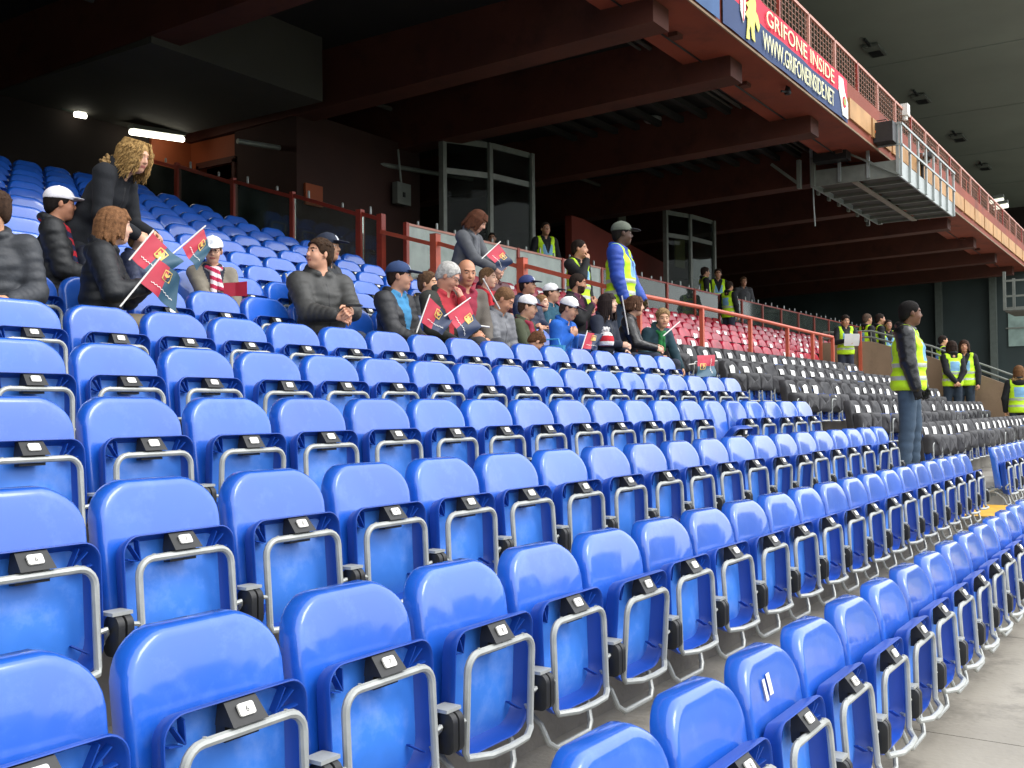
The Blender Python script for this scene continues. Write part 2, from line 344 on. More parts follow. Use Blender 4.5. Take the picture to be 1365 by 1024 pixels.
m = MB(); m.box(51.86, 51.9, 6.0, 7.2, 4.4, 4.5); m.box(51.86, 51.9, 6.0, 7.2, 3.5, 3.56); m.obj('window_frame', M_ALUD, ew, smooth=False)

# ------------------------------------------------------------------ roof far above
rf = thing('stadium_roof', (0, 0, 0), 0, 'grey concrete roof high above the upper tier', 'roof')
RZ = 14.0
for i in range(12):
    x0 = -30+9.2*i
    m = MB(); m.box(x0+.01, x0+9.19, 4.6, 40, RZ, RZ+.4); m.obj('roof_panel', M_ROOF, rf, smooth=False)
for i in range(12):
    m = MB(); m.box(-30+9.2*i-.12, -30+9.2*i+.12, 4.6, 40, RZ-.035, RZ); m.obj('roof_joint', M_ROOF, rf, smooth=False)
m = MB(); m.box(80.5, 81, 4.6, 40, 6.5, RZ+.4); m.obj('end_gable', M_DARKWALL, rf, smooth=False)
m = MB(); m.box(-12, 81, 38, 38.5, 6.5, RZ); m.obj('rear_wall', M_DARKWALL, rf, smooth=False)
for i, (px, py) in enumerate(((1166, 66), (1228, 131), (1278, 183), (1312, 222))):
    p = at(px, py, Z=RZ-.05)
    v = thing('roof_vent', (p[0], p[1], RZ-.05), 0, f"dark rectangular light fitting on the roof, {['nearest','second nearest','third nearest','farthest'][i]} of the row", 'roof light', 'light fittings along the roof')
    m = MB(); m.box(-.7, .7, -.3, .3, -.10, .0); m.obj('housing', mat('vent_grey', hexc('6f726d'), rough=.8), v, smooth=False)
    m = MB(); m.box(-.1, .58, -.22, .22, -.13, -.101); m.obj('lamp_glass', M_BLACKP, v, smooth=False)
    m = MB(); m.bar((-1.5, 0, -.04), (-.76, 0, -.08), .08); m.obj('cable_arm', M_BLACKP, v, smooth=False)
M_TUBE = mat('lit_tube', (1, 1, 1), emit=(1.0, .96, .80), estr=4.0)
M_TUBE2 = mat('lit_far_tube', (1, 1, 1), emit=(1.0, 1.0, .82), estr=1.0)
def lamp(name, a, b, label, material, w=.12):
    t = thing(name, (0, 0, 0), 0, label, 'lamp')
    m = MB(); m.tube([a, b], w*.42, 8); m.obj('tube', material, t)
    a2 = np.array(a)+(0, 0, w*.75); b2 = np.array(b)+(0, 0, w*.75)
    m = MB(); m.bar(a2, b2, w*1.3, w*.6); m.obj('housing', M_ALUD, t, smooth=False)
lamp('fluorescent_lamp', at(174, 176, Y=16.5), at(244, 186, Y=16.5), 'lit white fluorescent tube on the orange wall above the upper seats', M_TUBE, .13)
lamp('ceiling_lamp', at(100, 152.5, Y=16.8), at(114, 155, Y=16.8), 'small lit lamp in the dark left of the fluorescent tube', M_TUBE, .12)
lamp('roof_tube_lamp', at(1319, 270, X=66), at(1338, 266.5, X=66), 'upper of two lit tubes under the far roof', M_TUBE2, .3)
lamp('roof_tube_lamp', at(1325, 277.5, X=66), at(1344, 274, X=66), 'lower of two lit tubes under the far roof', M_TUBE2, .3)
p = at(870, 163, Z=ZF+.4)
t = thing('ceiling_light_disc', (p[0], p[1], p[2]), 0, 'unlit grey round light fitting on the dark ceiling', 'ceiling light')
m = MB(); m.lathe([(.16, 0), (.2, .03), (.2, .1), (.1, .14)]); m.obj('shade', M_ALU, t)
m = MB(); m.tube([(0, 0, .1), (0, 0, .3)], .02); m.obj('stem', M_ALUD, t)

# exit sign plate in the dark
p = at(90, 117, Y=16.9)
t = thing('exit_sign', p, 0, 'dim green and white sign on the dark wall left of the blonde woman', 'sign')
m = MB(); m.box(-.13, .13, -.03, 0, -.42, .24); m.obj('board', mat('dim_green_board', hexc('1c3a33'), rough=.6), t, smooth=False)
m = MB()
for (x, z) in ((-.06, .12), (.05, .12), (-.06, .0), (.05, .0)): m.lathe([(.035, -.01), (.045, 0), (.035, .01)], 10, (x, -.04, z))
m.box(-.04, .05, -.04, -.031, -.14, -.10); m.box(-.04, -.02, -.04, -.031, -.25, -.10); m.box(.03, .05, -.04, -.031, -.25, -.10)
m.obj('symbol', M_ALUD, t)
# ------------------------------------------------------------------ glass barrier: down the aisle side, then along the concourse
gb = thing('glass_barrier', (12.6, 10.5, 0), 0, 'red framed clear glass barrier stepping down beside the upper blue seats', 'glass barrier')
gb_off = Vector((-12.6, -10.5, 0))
XB = 12.66
tops = [at(150, 200, X=XB), at(236, 220, X=XB), at(311, 240.5, X=XB), at(390, 259, X=XB), at(480, 283, X=XB), at(508, 289, X=XB)]
def sub(o): o.location = gb_off; return o
for i, t in enumerate(tops):
    w = .075 if i < 4 else .105
    r_ = (t[1]-1.0145)/D+1; zb = fl(r_)-.1
    m = MB(); m.box(XB-w/2, XB+w/2, t[1]-w/2, t[1]+w/2, zb, t[2]+.04); sub(m.obj('post', M_REDPOST, gb, smooth=False))
for i in range(len(tops)-1):
    a, b = tops[i], tops[i+1]; za = fl((a[1]-1.0145)/D+1); zb = fl((b[1]-1.0145)/D+1)
    m = MB(); m.bar(a+np.array((0, -.04, -.03)), b+np.array((0, .05, -.03)), .05, .06); sub(m.obj('top_rail', M_REDPOST, gb, smooth=False))
    m = MB(); y0, y1 = a[1]-.06, b[1]+.07
    m.hexa([(XB-.006, y0, za+.02), (XB+.006, y0, za+.02), (XB+.006, y1, zb+.02), (XB-.006, y1, zb+.02), (XB-.006, y0, a[2]-.07), (XB+.006, y0, a[2]-.07), (XB+.006, y1, b[2]-.07), (XB-.006, y1, b[2]-.07)])
    sub(m.obj('glass_pane', M_GLASS, gb, smooth=False))
    L = math.dist(a, b)
    for k in range(max(1, int(L/.55))):
        q = a+(b-a)*((k+.5)/max(1, int(L/.55)))
        m = MB(); h = .07+.05*((k*7+i*3) % 3 == 0); m.lathe([(.018, 0), (.022, .01), (.02, h), (.012, h+.012)], 8, (q[0], q[1], q[2]))
        sub(m.obj('rail_clamp', M_ALU, gb))
cb = thing('concourse_glass_barrier', (12.8, 10.45, CZ), 0, 'long glass barrier with red posts along the concourse behind the red seats', 'glass barrier')
YB = 10.45; ZBT = .287*YB
xs = [12.78+1.62*i for i in range(20)]
for i, x in enumerate(xs):
    m = MB(); m.box(x-.035-12.8, x+.035-12.8, -.035, .035, -.45, ZBT-CZ+.01); m.obj('post', M_REDPOST, cb, smooth=False)
    if i < len(xs)-1:
        m = MB(); m.box(x+.04-12.8, xs[i+1]-.04-12.8, -.006, .006, -.35, ZBT-CZ-.03); m.obj('glass_pane', M_SHEENGLASS if i < 4 else M_GREYGLASS, cb, smooth=False)
        m = MB(); m.box(x+.036-12.8, xs[i+1]-.036-12.8, -.022, .022, ZBT-CZ-.03, ZBT-CZ+.005); m.obj('top_rail', M_PINKRAIL if i < 4 else M_REDPOST, cb, smooth=False)
        for k in range(3):
            xx = x-12.8+.3+.5*k; h = .06+.04*((i+k) % 2)
            m = MB(); m.lathe([(.018, 0), (.022, .01), (.02, h), (.012, h+.012)], 8, (xx, 0, ZBT-CZ+.005)); m.obj('rail_clamp', M_ALU, cb)
# ------------------------------------------------------------------ red rail down the aisle, then along the front of the red seats
YR = 6.27
rl = thing('red_guard_rail', (12.6, YR, fl(8)), 0, 'orange red guard rail on posts along the front of the red seats', 'guard rail')
rl_off = Vector((-12.6, -YR, -fl(8)))
def rsub(o): o.location = rl_off; return o
t0, t1, t2 = at(508, 309, X=12.62), at(580, 313, X=12.62), at(696, 345, X=12.62)
for t in (t1, t2):
    zb = fl((t[1]-1.0145)/D+1)-.2
    m = MB(); m.box(t[0]-.06, t[0]+.06, t[1]-.06, t[1]+.06, zb, t[2]); rsub(m.obj('post', M_ORAIL, rl, smooth=False))
    m = MB(); m.box(t[0]-.063, t[0]+.063, t[1]-.063, t[1]+.063, t[2], t[2]+.012); rsub(m.obj('post_cap', M_REDPOST, rl, smooth=False))
corner = np.array((12.62, YR, .246*YR))
m = MB(); m.bar(t0, t1+np.array((0, .06, -.14)), .05, .06); rsub(m.obj('rail', M_ORAIL, rl, smooth=False))
m = MB(); m.bar(t1+np.array((0, -.06, -.14)), t2+np.array((0, .06, -.11)), .05, .06); rsub(m.obj('rail', M_ORAIL, rl, smooth=False))
m = MB(); m.bar(t2+np.array((0, -.06, -.11)), corner, .05, .06); rsub(m.obj('rail', M_ORAIL, rl, smooth=False))
xr = [12.62, 14.75, 16.80, 18.70, 20.20, 21.55]; zr = [.246*YR, .246*YR, .243*YR, .238*YR, .234*YR, .232*YR]
for i, x in enumerate(xr):
    m = MB(); m.box(x-.03, x+.03, YR-.03, YR+.03, fl(8)-.1, zr[i]-.02); rsub(m.obj('post', M_ORAIL, rl, smooth=False))
    if i: m = MB(); m.tube([(xr[i-1], YR, zr[i-1]), (x, YR, zr[i])], .033, 8); rsub(m.obj('rail', M_ORAIL, rl))
# ------------------------------------------------------------------ tan parapet beside the second aisle, with its grey handrail
pw = thing('tan_parapet', (24, 5, 0), 0, 'tan sloping parapet wall beside the far aisle where the stewards stand', 'parapet')
poly = [at(1096, 457, X=24), at(1160, 455, X=24), at(1241, 476, X=24), at(1365, 521, X=24), at(1480, 566, X=24)]
pts = [(float(p[1])-5, float(p[2])) for p in poly]
bot = [(pts[-1][0], -2.2), (pts[0][0], -2.2)]
pl = pts+bot; n = len(pl)
m = MB(); m.add([(0, y, z) for y, z in pl]+[(.18, y, z) for y, z in pl], [tuple(range(n)), tuple(range(2*n-1, n-1, -1))]+[(i, i+n, (i+1) % n+n, (i+1) % n) for i in range(n)])
m.obj('wall', M_TAN, pw, smooth=False)
for dz in (.10, .24):
    m = MB(); m.tube([(.09, y, z+dz) for y, z in pts], .022, 8); m.obj('handrail', M_ALUD, pw)
for i in range(9):
    u = i/8*(len(pts)-1); k = min(int(u), len(pts)-2); w = u-k
    y = pts[k][0]*(1-w)+pts[k+1][0]*w; z = pts[k][1]*(1-w)+pts[k+1][1]*w
    m = MB(); m.tube([(.09, y, z-.02), (.09, y, z+.24)], .016, 6); m.obj('rail_post', M_ALUD, pw)
for y in (7.25-5, 6.35-5):
    m = MB(); m.box(-.06, -.002, y-.035, y+.035, .1, 1.72); m.obj('red_post', M_ORAIL, pw, smooth=False)

# ------------------------------------------------------------------ glazed booths in the concourse
def booth(name, xl, xm, xr_, ytop, ybot, label, zt=5.35):
    t = thing(name, (0, 0, 0), 0, label, 'booth')
    P = []
    for (px, py) in (xl, xm, xr_): P.append(at(px, py, Z=zt))
    t.location = (P[0][0], P[0][1], CZ); off = -np.array(P[0]); off[2] = -CZ
    for i, p in enumerate(P):
        q = p+off; m = MB(); m.box(q[0]-.06, q[0]+.06, q[1]-.06, q[1]+.06, 0, q[2]+.35); m.obj('frame_post', M_ALUD, t, smooth=False)
    for i in range(2):
        a = P[i]+off; b = P[i+1]+off
        for dz in (-.35, .3): m = MB(); m.bar(a+np.array((.05, -.03, dz)), b+np.array((-.05, .03, dz)), .07, .12); m.obj('frame_rail', M_ALUD, t, smooth=False)
        m = MB(); m.hexa([a+np.array((.04, -.01, -3.3)), b+np.array((-.04, -.01, -3.3)), b+np.array((-.04, .01, -3.3)), a+np.array((.04, .01, -3.3)), a+np.array((.04, -.01, .3)), b+np.array((-.04, -.01, .3)), b+np.array((-.04, .01, .3)), a+np.array((.04, .01, .3))])
        m.obj('pane', M_DGLASS, t, smooth=False)
M_DGLASS = glass_mat('dark_booth_glass', (.45, .48, .46), .03, 1.12, (.0, .02))
booth('glazed_booth', (590, 205), (652, 213), (708, 226), 0, 0, 'tall glazed booth with grey metal frame in the concourse behind the woman in grey')
booth('glazed_booth', (887, 297), (919, 302), (951, 310), 0, 0, 'glazed booth with grey metal frame behind the group of stewards')
# dim cupboard and junction box
p = at(532, 258, Y=13.9)
t = thing('junction_box', p, 0, 'grey metal box on the dark wall left of the glazed booth', 'box')
m = MB(); m.box(-.22, .22, -.14, 0, -.25, .2); m.obj('case', M_ALUD, t, smooth=False)
m = MB(); m.box(-.05, .02, -.16, -.141, -.1, .0); m.obj('latch', M_BLACKP, t, smooth=False)
m = MB(); m.tube([(0, -.06, .2), (-.1, -.06, .9)], .025, 6); m.obj('conduit', M_ALUD, t)
for (px, py, w, h, c, lb) in ((828, 312, .5, .55, '6f7468', 'pale panel on the dark concourse wall left of the capped steward'), (905, 338, .8, .5, '8d8a45', 'yellowish panel inside the glazed booth behind the stewards')):
    p = at(px, py, Y=14.9); t = thing('wall_panel', p, 0, lb, 'panel')
    m = MB(); m.box(-w/2, w/2, -.05, 0, -h, h); m.obj('board', mat('panel_'+c, hexc(c), rough=.6), t, smooth=False)
    m = MB(); m.box(-w/2-.03, w/2+.03, -.03, .02, h, h+.05); m.obj('trim', M_ALUD, t, smooth=False)

# ------------------------------------------------------------------ railing with wire mesh on the upper tier's edge
ZT = 1.245*(YF+.06)
ur = thing('upper_railing', (0, YF+.06, ZF+.95), 0, 'red wire mesh railing along the edge of the upper tier', 'railing')
zt = ZT-(ZF+.95); PW = 1.75
wires = MB()
for k in range(1, 9): wires.box(k*PW/9-.008, k*PW/9+.008, -.006, .006, 0, zt-.03)
for k in range(1, 6): wires.box(.02, PW-.02, .007, .017, k*(zt-.03)/6-.007, k*(zt-.03)/6+.007)
wire_me = wires.mesh('wire_mesh', mat('rusty_wire', hexc('8f6450'), rough=.6, vary=.2, scale=5), smooth=False)
pm = MB(); pm.box(-.03, .03, -.03, .03, -.02, zt); post_me = pm.mesh('post', M_PINKRAIL, smooth=False)
rm = MB(); rm.box(.031, PW-.031, -.028, .028, zt-.03, zt+.025); rail_me = rm.mesh('top_rail', M_PINKRAIL, smooth=False)
pm2 = MB(); pm2.box(-.03, .03, -.03, .03, -.02, zt); post2 = pm2.mesh('post', M_REDPOST, smooth=False)
for i in range(30):
    x = 13.1+PW*i
    o = link('post', post_me if i % 3 else post2, ur); o.location = (x, 0, 0)
    o = link('wire_mesh', wire_me, ur); o.location = (x, 0, 0)
    o = link('top_rail', rail_me, ur); o.location = (x, 0, 0)
# second, inner railing seen above the first
m = MB(); m.tube([(34, .5, zt+.35), (64, .5, zt+.30)], .025, 6); m.obj('inner_rail', M_ORAIL, ur)
for i in range(12): m = MB(); m.tube([(35+2.4*i, .5, -.1), (35+2.4*i, .5, zt+.33)], .02, 6); m.obj('inner_post', M_ORAIL, ur)

# ------------------------------------------------------------------ banners on the fascia
M_CREAM = mat('cream_print', hexc('f2eec0'), rough=.8, vary=.05)
M_BRED = mat('banner_red', hexc('d8324c'), rough=.8, vary=.08, scale=3)
M_BNAVY = mat('banner_navy', hexc('33466e'), rough=.8, vary=.08, scale=3)
M_BBLUE = mat('banner_blue', hexc('41608c'), rough=.8, vary=.12, scale=3)
bn = thing('supporters_banner', (15.4, YF-.03, ZF+.0), 0, 'red and navy banner reading GRIFONE INSIDE WWW.GRIFONEINSIDE.NET on the upper tier edge', 'banner')
BL, BH = 7.05, .93
def wav(x): return -.014-.010*math.sin(x*2.3)-.006*math.sin(x*5.1)
def cloth(x0, x1, z0, z1, material, name, parent, th=.006, n=60):
    m = MB(); xs_ = np.linspace(x0, x1, n)
    fr = [[(x, wav(x), z0+(z1-z0)*k/4) for k in range(5)] for x in xs_]; bk = [[(x, wav(x)+th, z0+(z1-z0)*k/4) for k in range(5)] for x in xs_]
    m.grid(fr); m.grid([r_[::-1] for r_ in bk]); return m.obj(name, material, parent)
cloth(0, BL, 0, BH*.56, M_BNAVY, 'navy_cloth', bn); cloth(0, BL, BH*.56, BH, M_BRED, 'red_cloth', bn)
def letters(txt, x0, x1, z, size, name, material, parent, dy=-.04):
    me = text_mesh(name, txt, size, material, .003)
    co = np.empty(len(me.vertices)*3); me.vertices.foreach_get('co', co); co = co.reshape(-1, 3)
    w = co[:, 0].max()-co[:, 0].min(); sx = (x1-x0)/w
    new = np.stack([x0+(co[:, 0]-co[:, 0].min())*sx, dy+co[:, 2]*0-co[:, 2], z+co[:, 1]], -1)
    me.vertices.foreach_set('co', new.ravel()); me.update(); return link(name, me, parent)
letters('GRIFONE INSIDE', 1.95, 5.98, BH*.62, .40, 'lettering', M_CREAM, bn)
letters('WWW.GRIFONEINSIDE.NET', 1.75, 5.95, BH*.10, .46, 'lettering', M_CREAM, bn)
# rampant beast in cream-yellow
beast = [(.95,.03),(1.10,.05),(1.08,.20),(1.16,.32),(1.22,.10),(1.36,.08),(1.32,.25),(1.36,.45),(1.52,.30),(1.60,.42),(1.50,.58),(1.40,.62),(1.42,.75),(1.34,.90),(1.22,.88),(1.12,.92),(1.16,.80),(1.02,.78),(1.10,.70),(.92,.62),(1.06,.58),(.98,.48),(.86,.46),(1.02,.38),(1.00,.22)]
m = MB(); m.prism([(x, z*1.0) for x, z in beast], -.045, -.034); m.obj('beast_emblem', mat('yellow_print', hexc('e8df7c'), rough=.8), bn, smooth=False)
m = MB(); m.prism([(.70,.72),(.92,.72),(.93,.45),(.82,.25),(.70,.42)], -.045, -.034); m.obj('shield_emblem', M_WHITEP, bn, smooth=False)
m = MB(); m.prism([(.79,.72),(.83,.72),(.83,.28),(.80,.28)], -.049, -.0451); m.obj('shield_cross', M_BRED, bn, smooth=False)
m = MB(); m.prism([(6.30,.84),(6.62,.84),(6.72,.60),(6.95,.40),(6.95,.06),(6.55,.06),(6.42,.35),(6.28,.55)], -.045, -.034); m.obj('side_emblem', M_WHITEP, bn, smooth=False)
m = MB(); m.lathe([(.001, -.004), (.12, -.004), (.12, .004), (.001, .004)], 14); o = m.obj('emblem_ring', M_BRED, bn); o.rotation_euler = (R(90), 0, 0); o.location = (6.66, -.052, .36)
m = MB(); m.lathe([(.001, -.004), (.075, -.004), (.075, .004), (.001, .004)], 14); o = m.obj('emblem_centre', mat('green_print', hexc('9fb86a'), rough=.8), bn); o.rotation_euler = (R(90), 0, 0); o.location = (6.66, -.058, .36)
b2 = thing('blue_banner', (11.2, YF-.03, ZF+.0), 0, 'faded blue banner with yellow marks left of the lettered banner', 'banner')
cloth(0, 4.05, .0, .93, M_BBLUE, 'cloth', b2)
for q in (3.1, 3.55): m = MB(); m.prism([(q, .62), (q+.2, .70), (q+.26, .86), (q+.14, .80), (q+.06, .88)], -.045, -.034); m.obj('yellow_mark', MATS['yellow_print'], b2, smooth=False)
# small hook lamp under the soffit
p = at(1050, 118, Z=ZF-.05)
t = thing('soffit_fitting', p, 0, 'small dark fitting under the red soffit below the banner', 'fitting')
m = MB(); m.lathe([(.05, -.12), (.07, -.1), (.05, 0), (.03, .05)], 10); m.obj('cup', M_BLACKP, t)
m = MB(); m.tube([(0, 0, -.06), (-.22, .05, -.10)], .022, 6); m.obj('spout', M_BLACKP, t)

# ------------------------------------------------------------------ camera platform hung from the upper tier
GZ = 5.5; GX0, GX1, GY0, GY1 = 25.2, 31.5, 5.72, 7.75
g = thing('camera_platform', (GX0, GY0, GZ), 0, 'aluminium camera platform hanging under the edge of the upper tier', 'platform')
LX, LY = GX1-GX0, GY1-GY0
nx = 7
for i in range(nx):
    for j in range(2):
        m = MB(); m.box(i*LX/nx+.04, (i+1)*LX/nx-.04, j*LY/2+.05, (j+1)*LY/2-.05, 0, .03); m.obj('floor_panel', M_CEMENT, g, smooth=False)
for i in range(nx+1): m = MB(); m.box(i*LX/nx-.035, i*LX/nx+.035, .002, LY-.002, -.07, .028); m.obj('cross_member', M_ALUD, g, smooth=False)
m = MB(); m.box(0, LX, LY/2-.07, LY/2+.07, -.1, -.071); m.obj('centre_member', mat('tan_beam', hexc('8f8678'), rough=.6), g, smooth=False)
for y, nm in ((-.04, 'front_beam'), (LY, 'rear_beam')):
    m = MB(); m.box(-.05, LX+.05, y, y+.04, -.09, .30 if y < 0 else .08); m.obj(nm, M_ALU, g, smooth=False)
m = MB(); m.box(-.05, -.01, 0, LY, -.09, .30); m.obj('end_plate', M_ALUD, g, smooth=False)
for i in range(8):
    x = i*LX/7; m = MB(); m.box(x-.04, x+.04, -.09, -.041, -.08, 1.15); m.obj('rail_post', M_ALU, g, smooth=False)
for z in (.62, 1.12): m = MB(); m.box(-.05, LX+.05, -.115, -.091, z, z+.05); m.obj('rail', M_ALU, g, smooth=False)
for j in range(4):
    y = j*LY/3; m = MB(); m.box(-.10, -.051, y-.035, y+.035, -.05, 1.15); m.obj('rail_post', M_ALU, g, smooth=False)
for z in (.62, 1.12): m = MB(); m.box(-.126, -.101, -.09, LY, z, z+.045); m.obj('rail', M_ALU, g, smooth=False)
m = MB(); m.bar((-.13, 0, -.05), (-.13, LY, 1.1), .03, .05); m.obj('brace', M_ALUD, g, smooth=False)
for y in (LY-.05, LY+.3):
    m = MB(); m.bar((-.1, y, -.1), (-.1, y, ZF-GZ), .09, .14); m.obj('hanger', M_ALUD, g, smooth=False)
    m = MB(); m.bar((LX, y, -.1), (LX, y, ZF-GZ), .09, .14); m.obj('hanger', M_ALUD, g, smooth=False)
m = MB(); m.bar((-.1, LY+.3, .0), (-.1, LY+1.0, ZF-GZ), .05, .07); m.obj('diagonal_stay', M_ALUD, g, smooth=False)
for (yy) in (.0, 0.0): pass
m = MB(); m.tube([(.1, LY+.02, 0), (.15, LY+.03, -.5), (.3, LY+.05, -1.0)], .018, 6); m.obj('hanging_cable', M_ALU, g)
for i in range(6): m = MB(); m.box(.6+i*.9, .75+i*.9, LY+.04, LY+.10, -.16, -.02); m.obj('bracket', M_ALUD, g, smooth=False)
for (x, y, z, w, h, lb) in ((.15, LY*.72, .40, .8, .5, 'black equipment case at the back of the camera platform'), (.15, .42, .66, .85, .5, 'black equipment case on the front rail of the camera platform')):
    t = thing('equipment_case', (GX0-.42, GY0+y, GZ+z), 0, lb, 'case', 'cases on the camera platform')
    m = MB(); m.box(-.1, .3, -w/2, w/2, 0, h*.92); m.obj('case_body', M_BLACKP, t, smooth=False)
    m = MB(); m.lathe([(.001, 0), (.05, 0), (.05, .012), (.001, .012)], 12); o = m.obj('badge', mat('orange_badge', hexc('d9743a'), rough=.5), t); o.rotation_euler = (0, R(-90), 0); o.location = (-.1, 0, h*.5)
    m = MB(); m.tube([(.1, -w*.3, h), (.1, -w*.28, h+.05), (.1, w*.28, h+.05), (.1, w*.3, h)], .012, 6); m.obj('handle', M_BLACKP, t)
# tv camera and small things on the platform
t = thing('tv_camera', (GX0+4.3, GY0+.35, GZ+1.05), R(-150), 'grey television camera pointing out from the camera platform', 'camera')
m = MB(); m.box(-.45, .35, -.1, .1, 0, .26); m.obj('body', M_ALU, t, smooth=False)
m = MB(); m.tube([(.35, 0, .13), (.72, 0, .13)], .1, 12); m.obj('lens', M_BLACKP, t)
m = MB(); m.tube([(0, 0, 0), (0, 0, -1.0)], .04, 8); m.obj('pedestal', M_BLACKP, t)
m = MB(); m.box(-.3, -.1, -.06, .06, .26, .36); m.obj('viewfinder', M_BLACKP, t, smooth=False)
for (x, c, lb) in ((1.6, 'b03030', 'red bag on the camera platform floor'), (3.0, '22242a', 'dark bag on the camera platform floor'), (5.2, '2a2c30', 'dark bag at the far end of the camera platform')):
    t = thing('bag', (GX0+x, GY0+.5, GZ+.03), 0, lb, 'bag', 'bags on the camera platform')
    m = MB(); m.rings([[(a_*math.cos(k*math.pi/6)*s_, b_*math.sin(k*math.pi/6)*s_, z) for k in range(12)] for a_, b_, s_, z in ((.22, .15, .9, 0), (.24, .17, 1, .12), (.2, .14, .9, .3), (.12, .08, .8, .38))], True, True); m.obj('sack', mat('bag_'+c, hexc(c), rough=.8), t)
    m = MB(); m.tube([(-.1, 0, .36), (-.08, 0, .46), (.08, 0, .46), (.1, 0, .36)], .012, 6); m.obj('strap', M_BLACKP, t)
p = at(1206, 150, Y=YF+.02)
t = thing('rail_camera_box', p, 0, 'small white box fixed on the upper railing above the camera platform', 'box')
m = MB(); m.box(-.14, .14, -.1, .1, -.1, .2); m.obj('case', M_WHITEP, t, smooth=False)
m = MB(); m.lathe([(.05, -.12), (.07, -.1), (.07, 0)], 10, (0, -.0, -.1)); m.obj('cup', M_WHITEP, t)
# second bracket platform at the frame's right edge
p = at(1358, 392, X=44)
g2 = thing('far_platform', p, 0, 'grey hanging platform frame at the far end of the stand', 'platform')
for y in (-.5, .5):
    for x in (0, 2.5): m = MB(); m.box(x-.05, x+.05, y-.05, y+.05, -.6, .9); m.obj('hanger', M_ALUD, g2, smooth=False)
for z in (-.6, -.1, .5): m = MB(); m.box(-.06, 2.56, -.56, -.5, z, z+.07); m.box(-.06, 0, -.5, .5, z, z+.07); m.obj('frame_rail', M_ALUD, g2, smooth=False)
m = MB(); m.box(-.05, 2.55, -.49, .49, -.66, -.61); m.obj('floor', M_CEMENT, g2, smooth=False)
# ------------------------------------------------------------------ seats
def rrect(w, h, rt, rb, n=7):
    """closed outline, centre (0,0), half width w/2, height h, top/bottom corner radii, as (x,z)"""
    P = []
    for cx, cz, r_, a0 in ((w/2-rt, h/2-rt, rt, 0), (-w/2+rt, h/2-rt, rt, 90), (-w/2+rb, -h/2+rb, rb, 180), (w/2-rb, -h/2+rb, rb, 270)):
        for k in range(n): a = R(a0+90*k/(n-1)); P.append((cx+r_*math.cos(a), cz+r_*math.sin(a)))
    return P
def back_mesh():
    m = MB(); out_ = rrect(.455, .47, .118, .05, 8); zc = LAB-.055
    def ring(s, dy, squeeze=0):
        pts = []
        for x, z in out_:
            xx = x*s; zz = z*s
            y = .040+.072*((zz+.235)/.47)**2 + .016*(1-(xx/.23)**2) + dy; zz = zz+(.012*(1-(xx/.16)**2) if zz > .1 and abs(xx) < .16 else 0)
            pts.append((xx, y, zz+zc))
        return pts
    m.rings([ring(s, d) for s, d in ((.02, 0), (.3, 0), (.55, 0), (.75, 0), (.88, .0), (.945, .001), (.972, .005), (.99, .013), (1.0, .026), (1.0, .062), (.985, .072), (.97, .066), (.955, .03), (.93, .016), (.8, .012), (.4, .012), (.02, .012))], True, True)
    return m.mesh('backrest', M_BLUE, ang=50)
def pan_mesh():
    m = MB(); out_ = rrect(.425, .385, .055, .10); zc = LAB-.165
    def ring(s, y0, bulge=0):
        return [(x*s, y0-bulge*(1-(x*s/.2)**2)*max(0, .6-(z*s)/.19*.6), z*s+zc) for x, z in out_]
    m.rings([ring(s, y, b) for s, y, b in ((.02, .036, .03), (.3, .036, .028), (.6, .037, .02), (.8, .040, .008), (.88, .040, 0))], True, False); m.cur = 1
    m.rings([ring(s, y, b) for s, y, b in ((.88, .040, 0), (.945, .022, 0), (.968, -.008, 0), (.975, -.016, 0), (.983, -.018, 0), (.995, -.017, 0), (1.0, -.012, 0), (1.0, -.004, 0), (.97, .012, 0), (.93, .040, 0), (.85, .050, 0), (.02, .052, 0))], False, True)
    # stiffening ribs in the corners
    for sx in (-1, 1):
        for (x, z, dx, dz) in ((.178, LAB+.0, -.045, -.05), (.150, LAB+.012, -.018, -.06), (.193, LAB-.04, -.05, -.012), (.175, LAB-.29, -.045, .03)):
            a = np.array((sx*x, 0.004, z)); b = np.array((sx*(x+dx), .022, z+dz)); m.bar(a, b, .0035, .022, up=(0, 1, 0))
    return m.mesh('seat_pan', [M_BLUEPAN, M_RIMSHADE], ang=40)
def frame_mesh():
    m = MB(); zt_, zb_, hw, r_ = LAB-.045, LAB-.345, .176, .05
    pts = []
    for k in range(6): a = R(90*k/5); pts.append((hw-r_+r_*math.cos(a), -.036, zt_-r_+r_*math.sin(a)))
    for k in range(6): a = R(90+90*k/5); pts.append((-hw+r_+r_*math.cos(a), -.036, zt_-r_+r_*math.sin(a)))
    pts += [(-hw, -.036, zb_+.02), (-hw+.006, -.042, zb_+.004), (-hw*.55, -.075, zb_), (0, -.082, zb_), (hw*.55, -.075, zb_), (hw-.006, -.042, zb_+.004), (hw, -.036, zb_+.02)]
    m.tube(pts, .0115, 8, closed=True)
    for sx in (-1, 1): m.lathe([(.001, -.002), (.005, -.002), (.005, .002), (.001, .002)], 8, (sx*.12, -.036, zt_+.0115))
    for sx in (-1, 1):           # ears towards the hinge
        m.tube([(sx*hw, -.036, LAB-.23), (sx*(hw+.03), -.036, LAB-.225), (sx*(hw+.045), -.02, LAB-.24), (sx*(hw+.045), .0, LAB-.26), (sx*(hw+.03), .0, LAB-.285), (sx*(hw+.012), -.02, LAB-.285)], .008, 6)
    return m.mesh('frame', M_GALV)
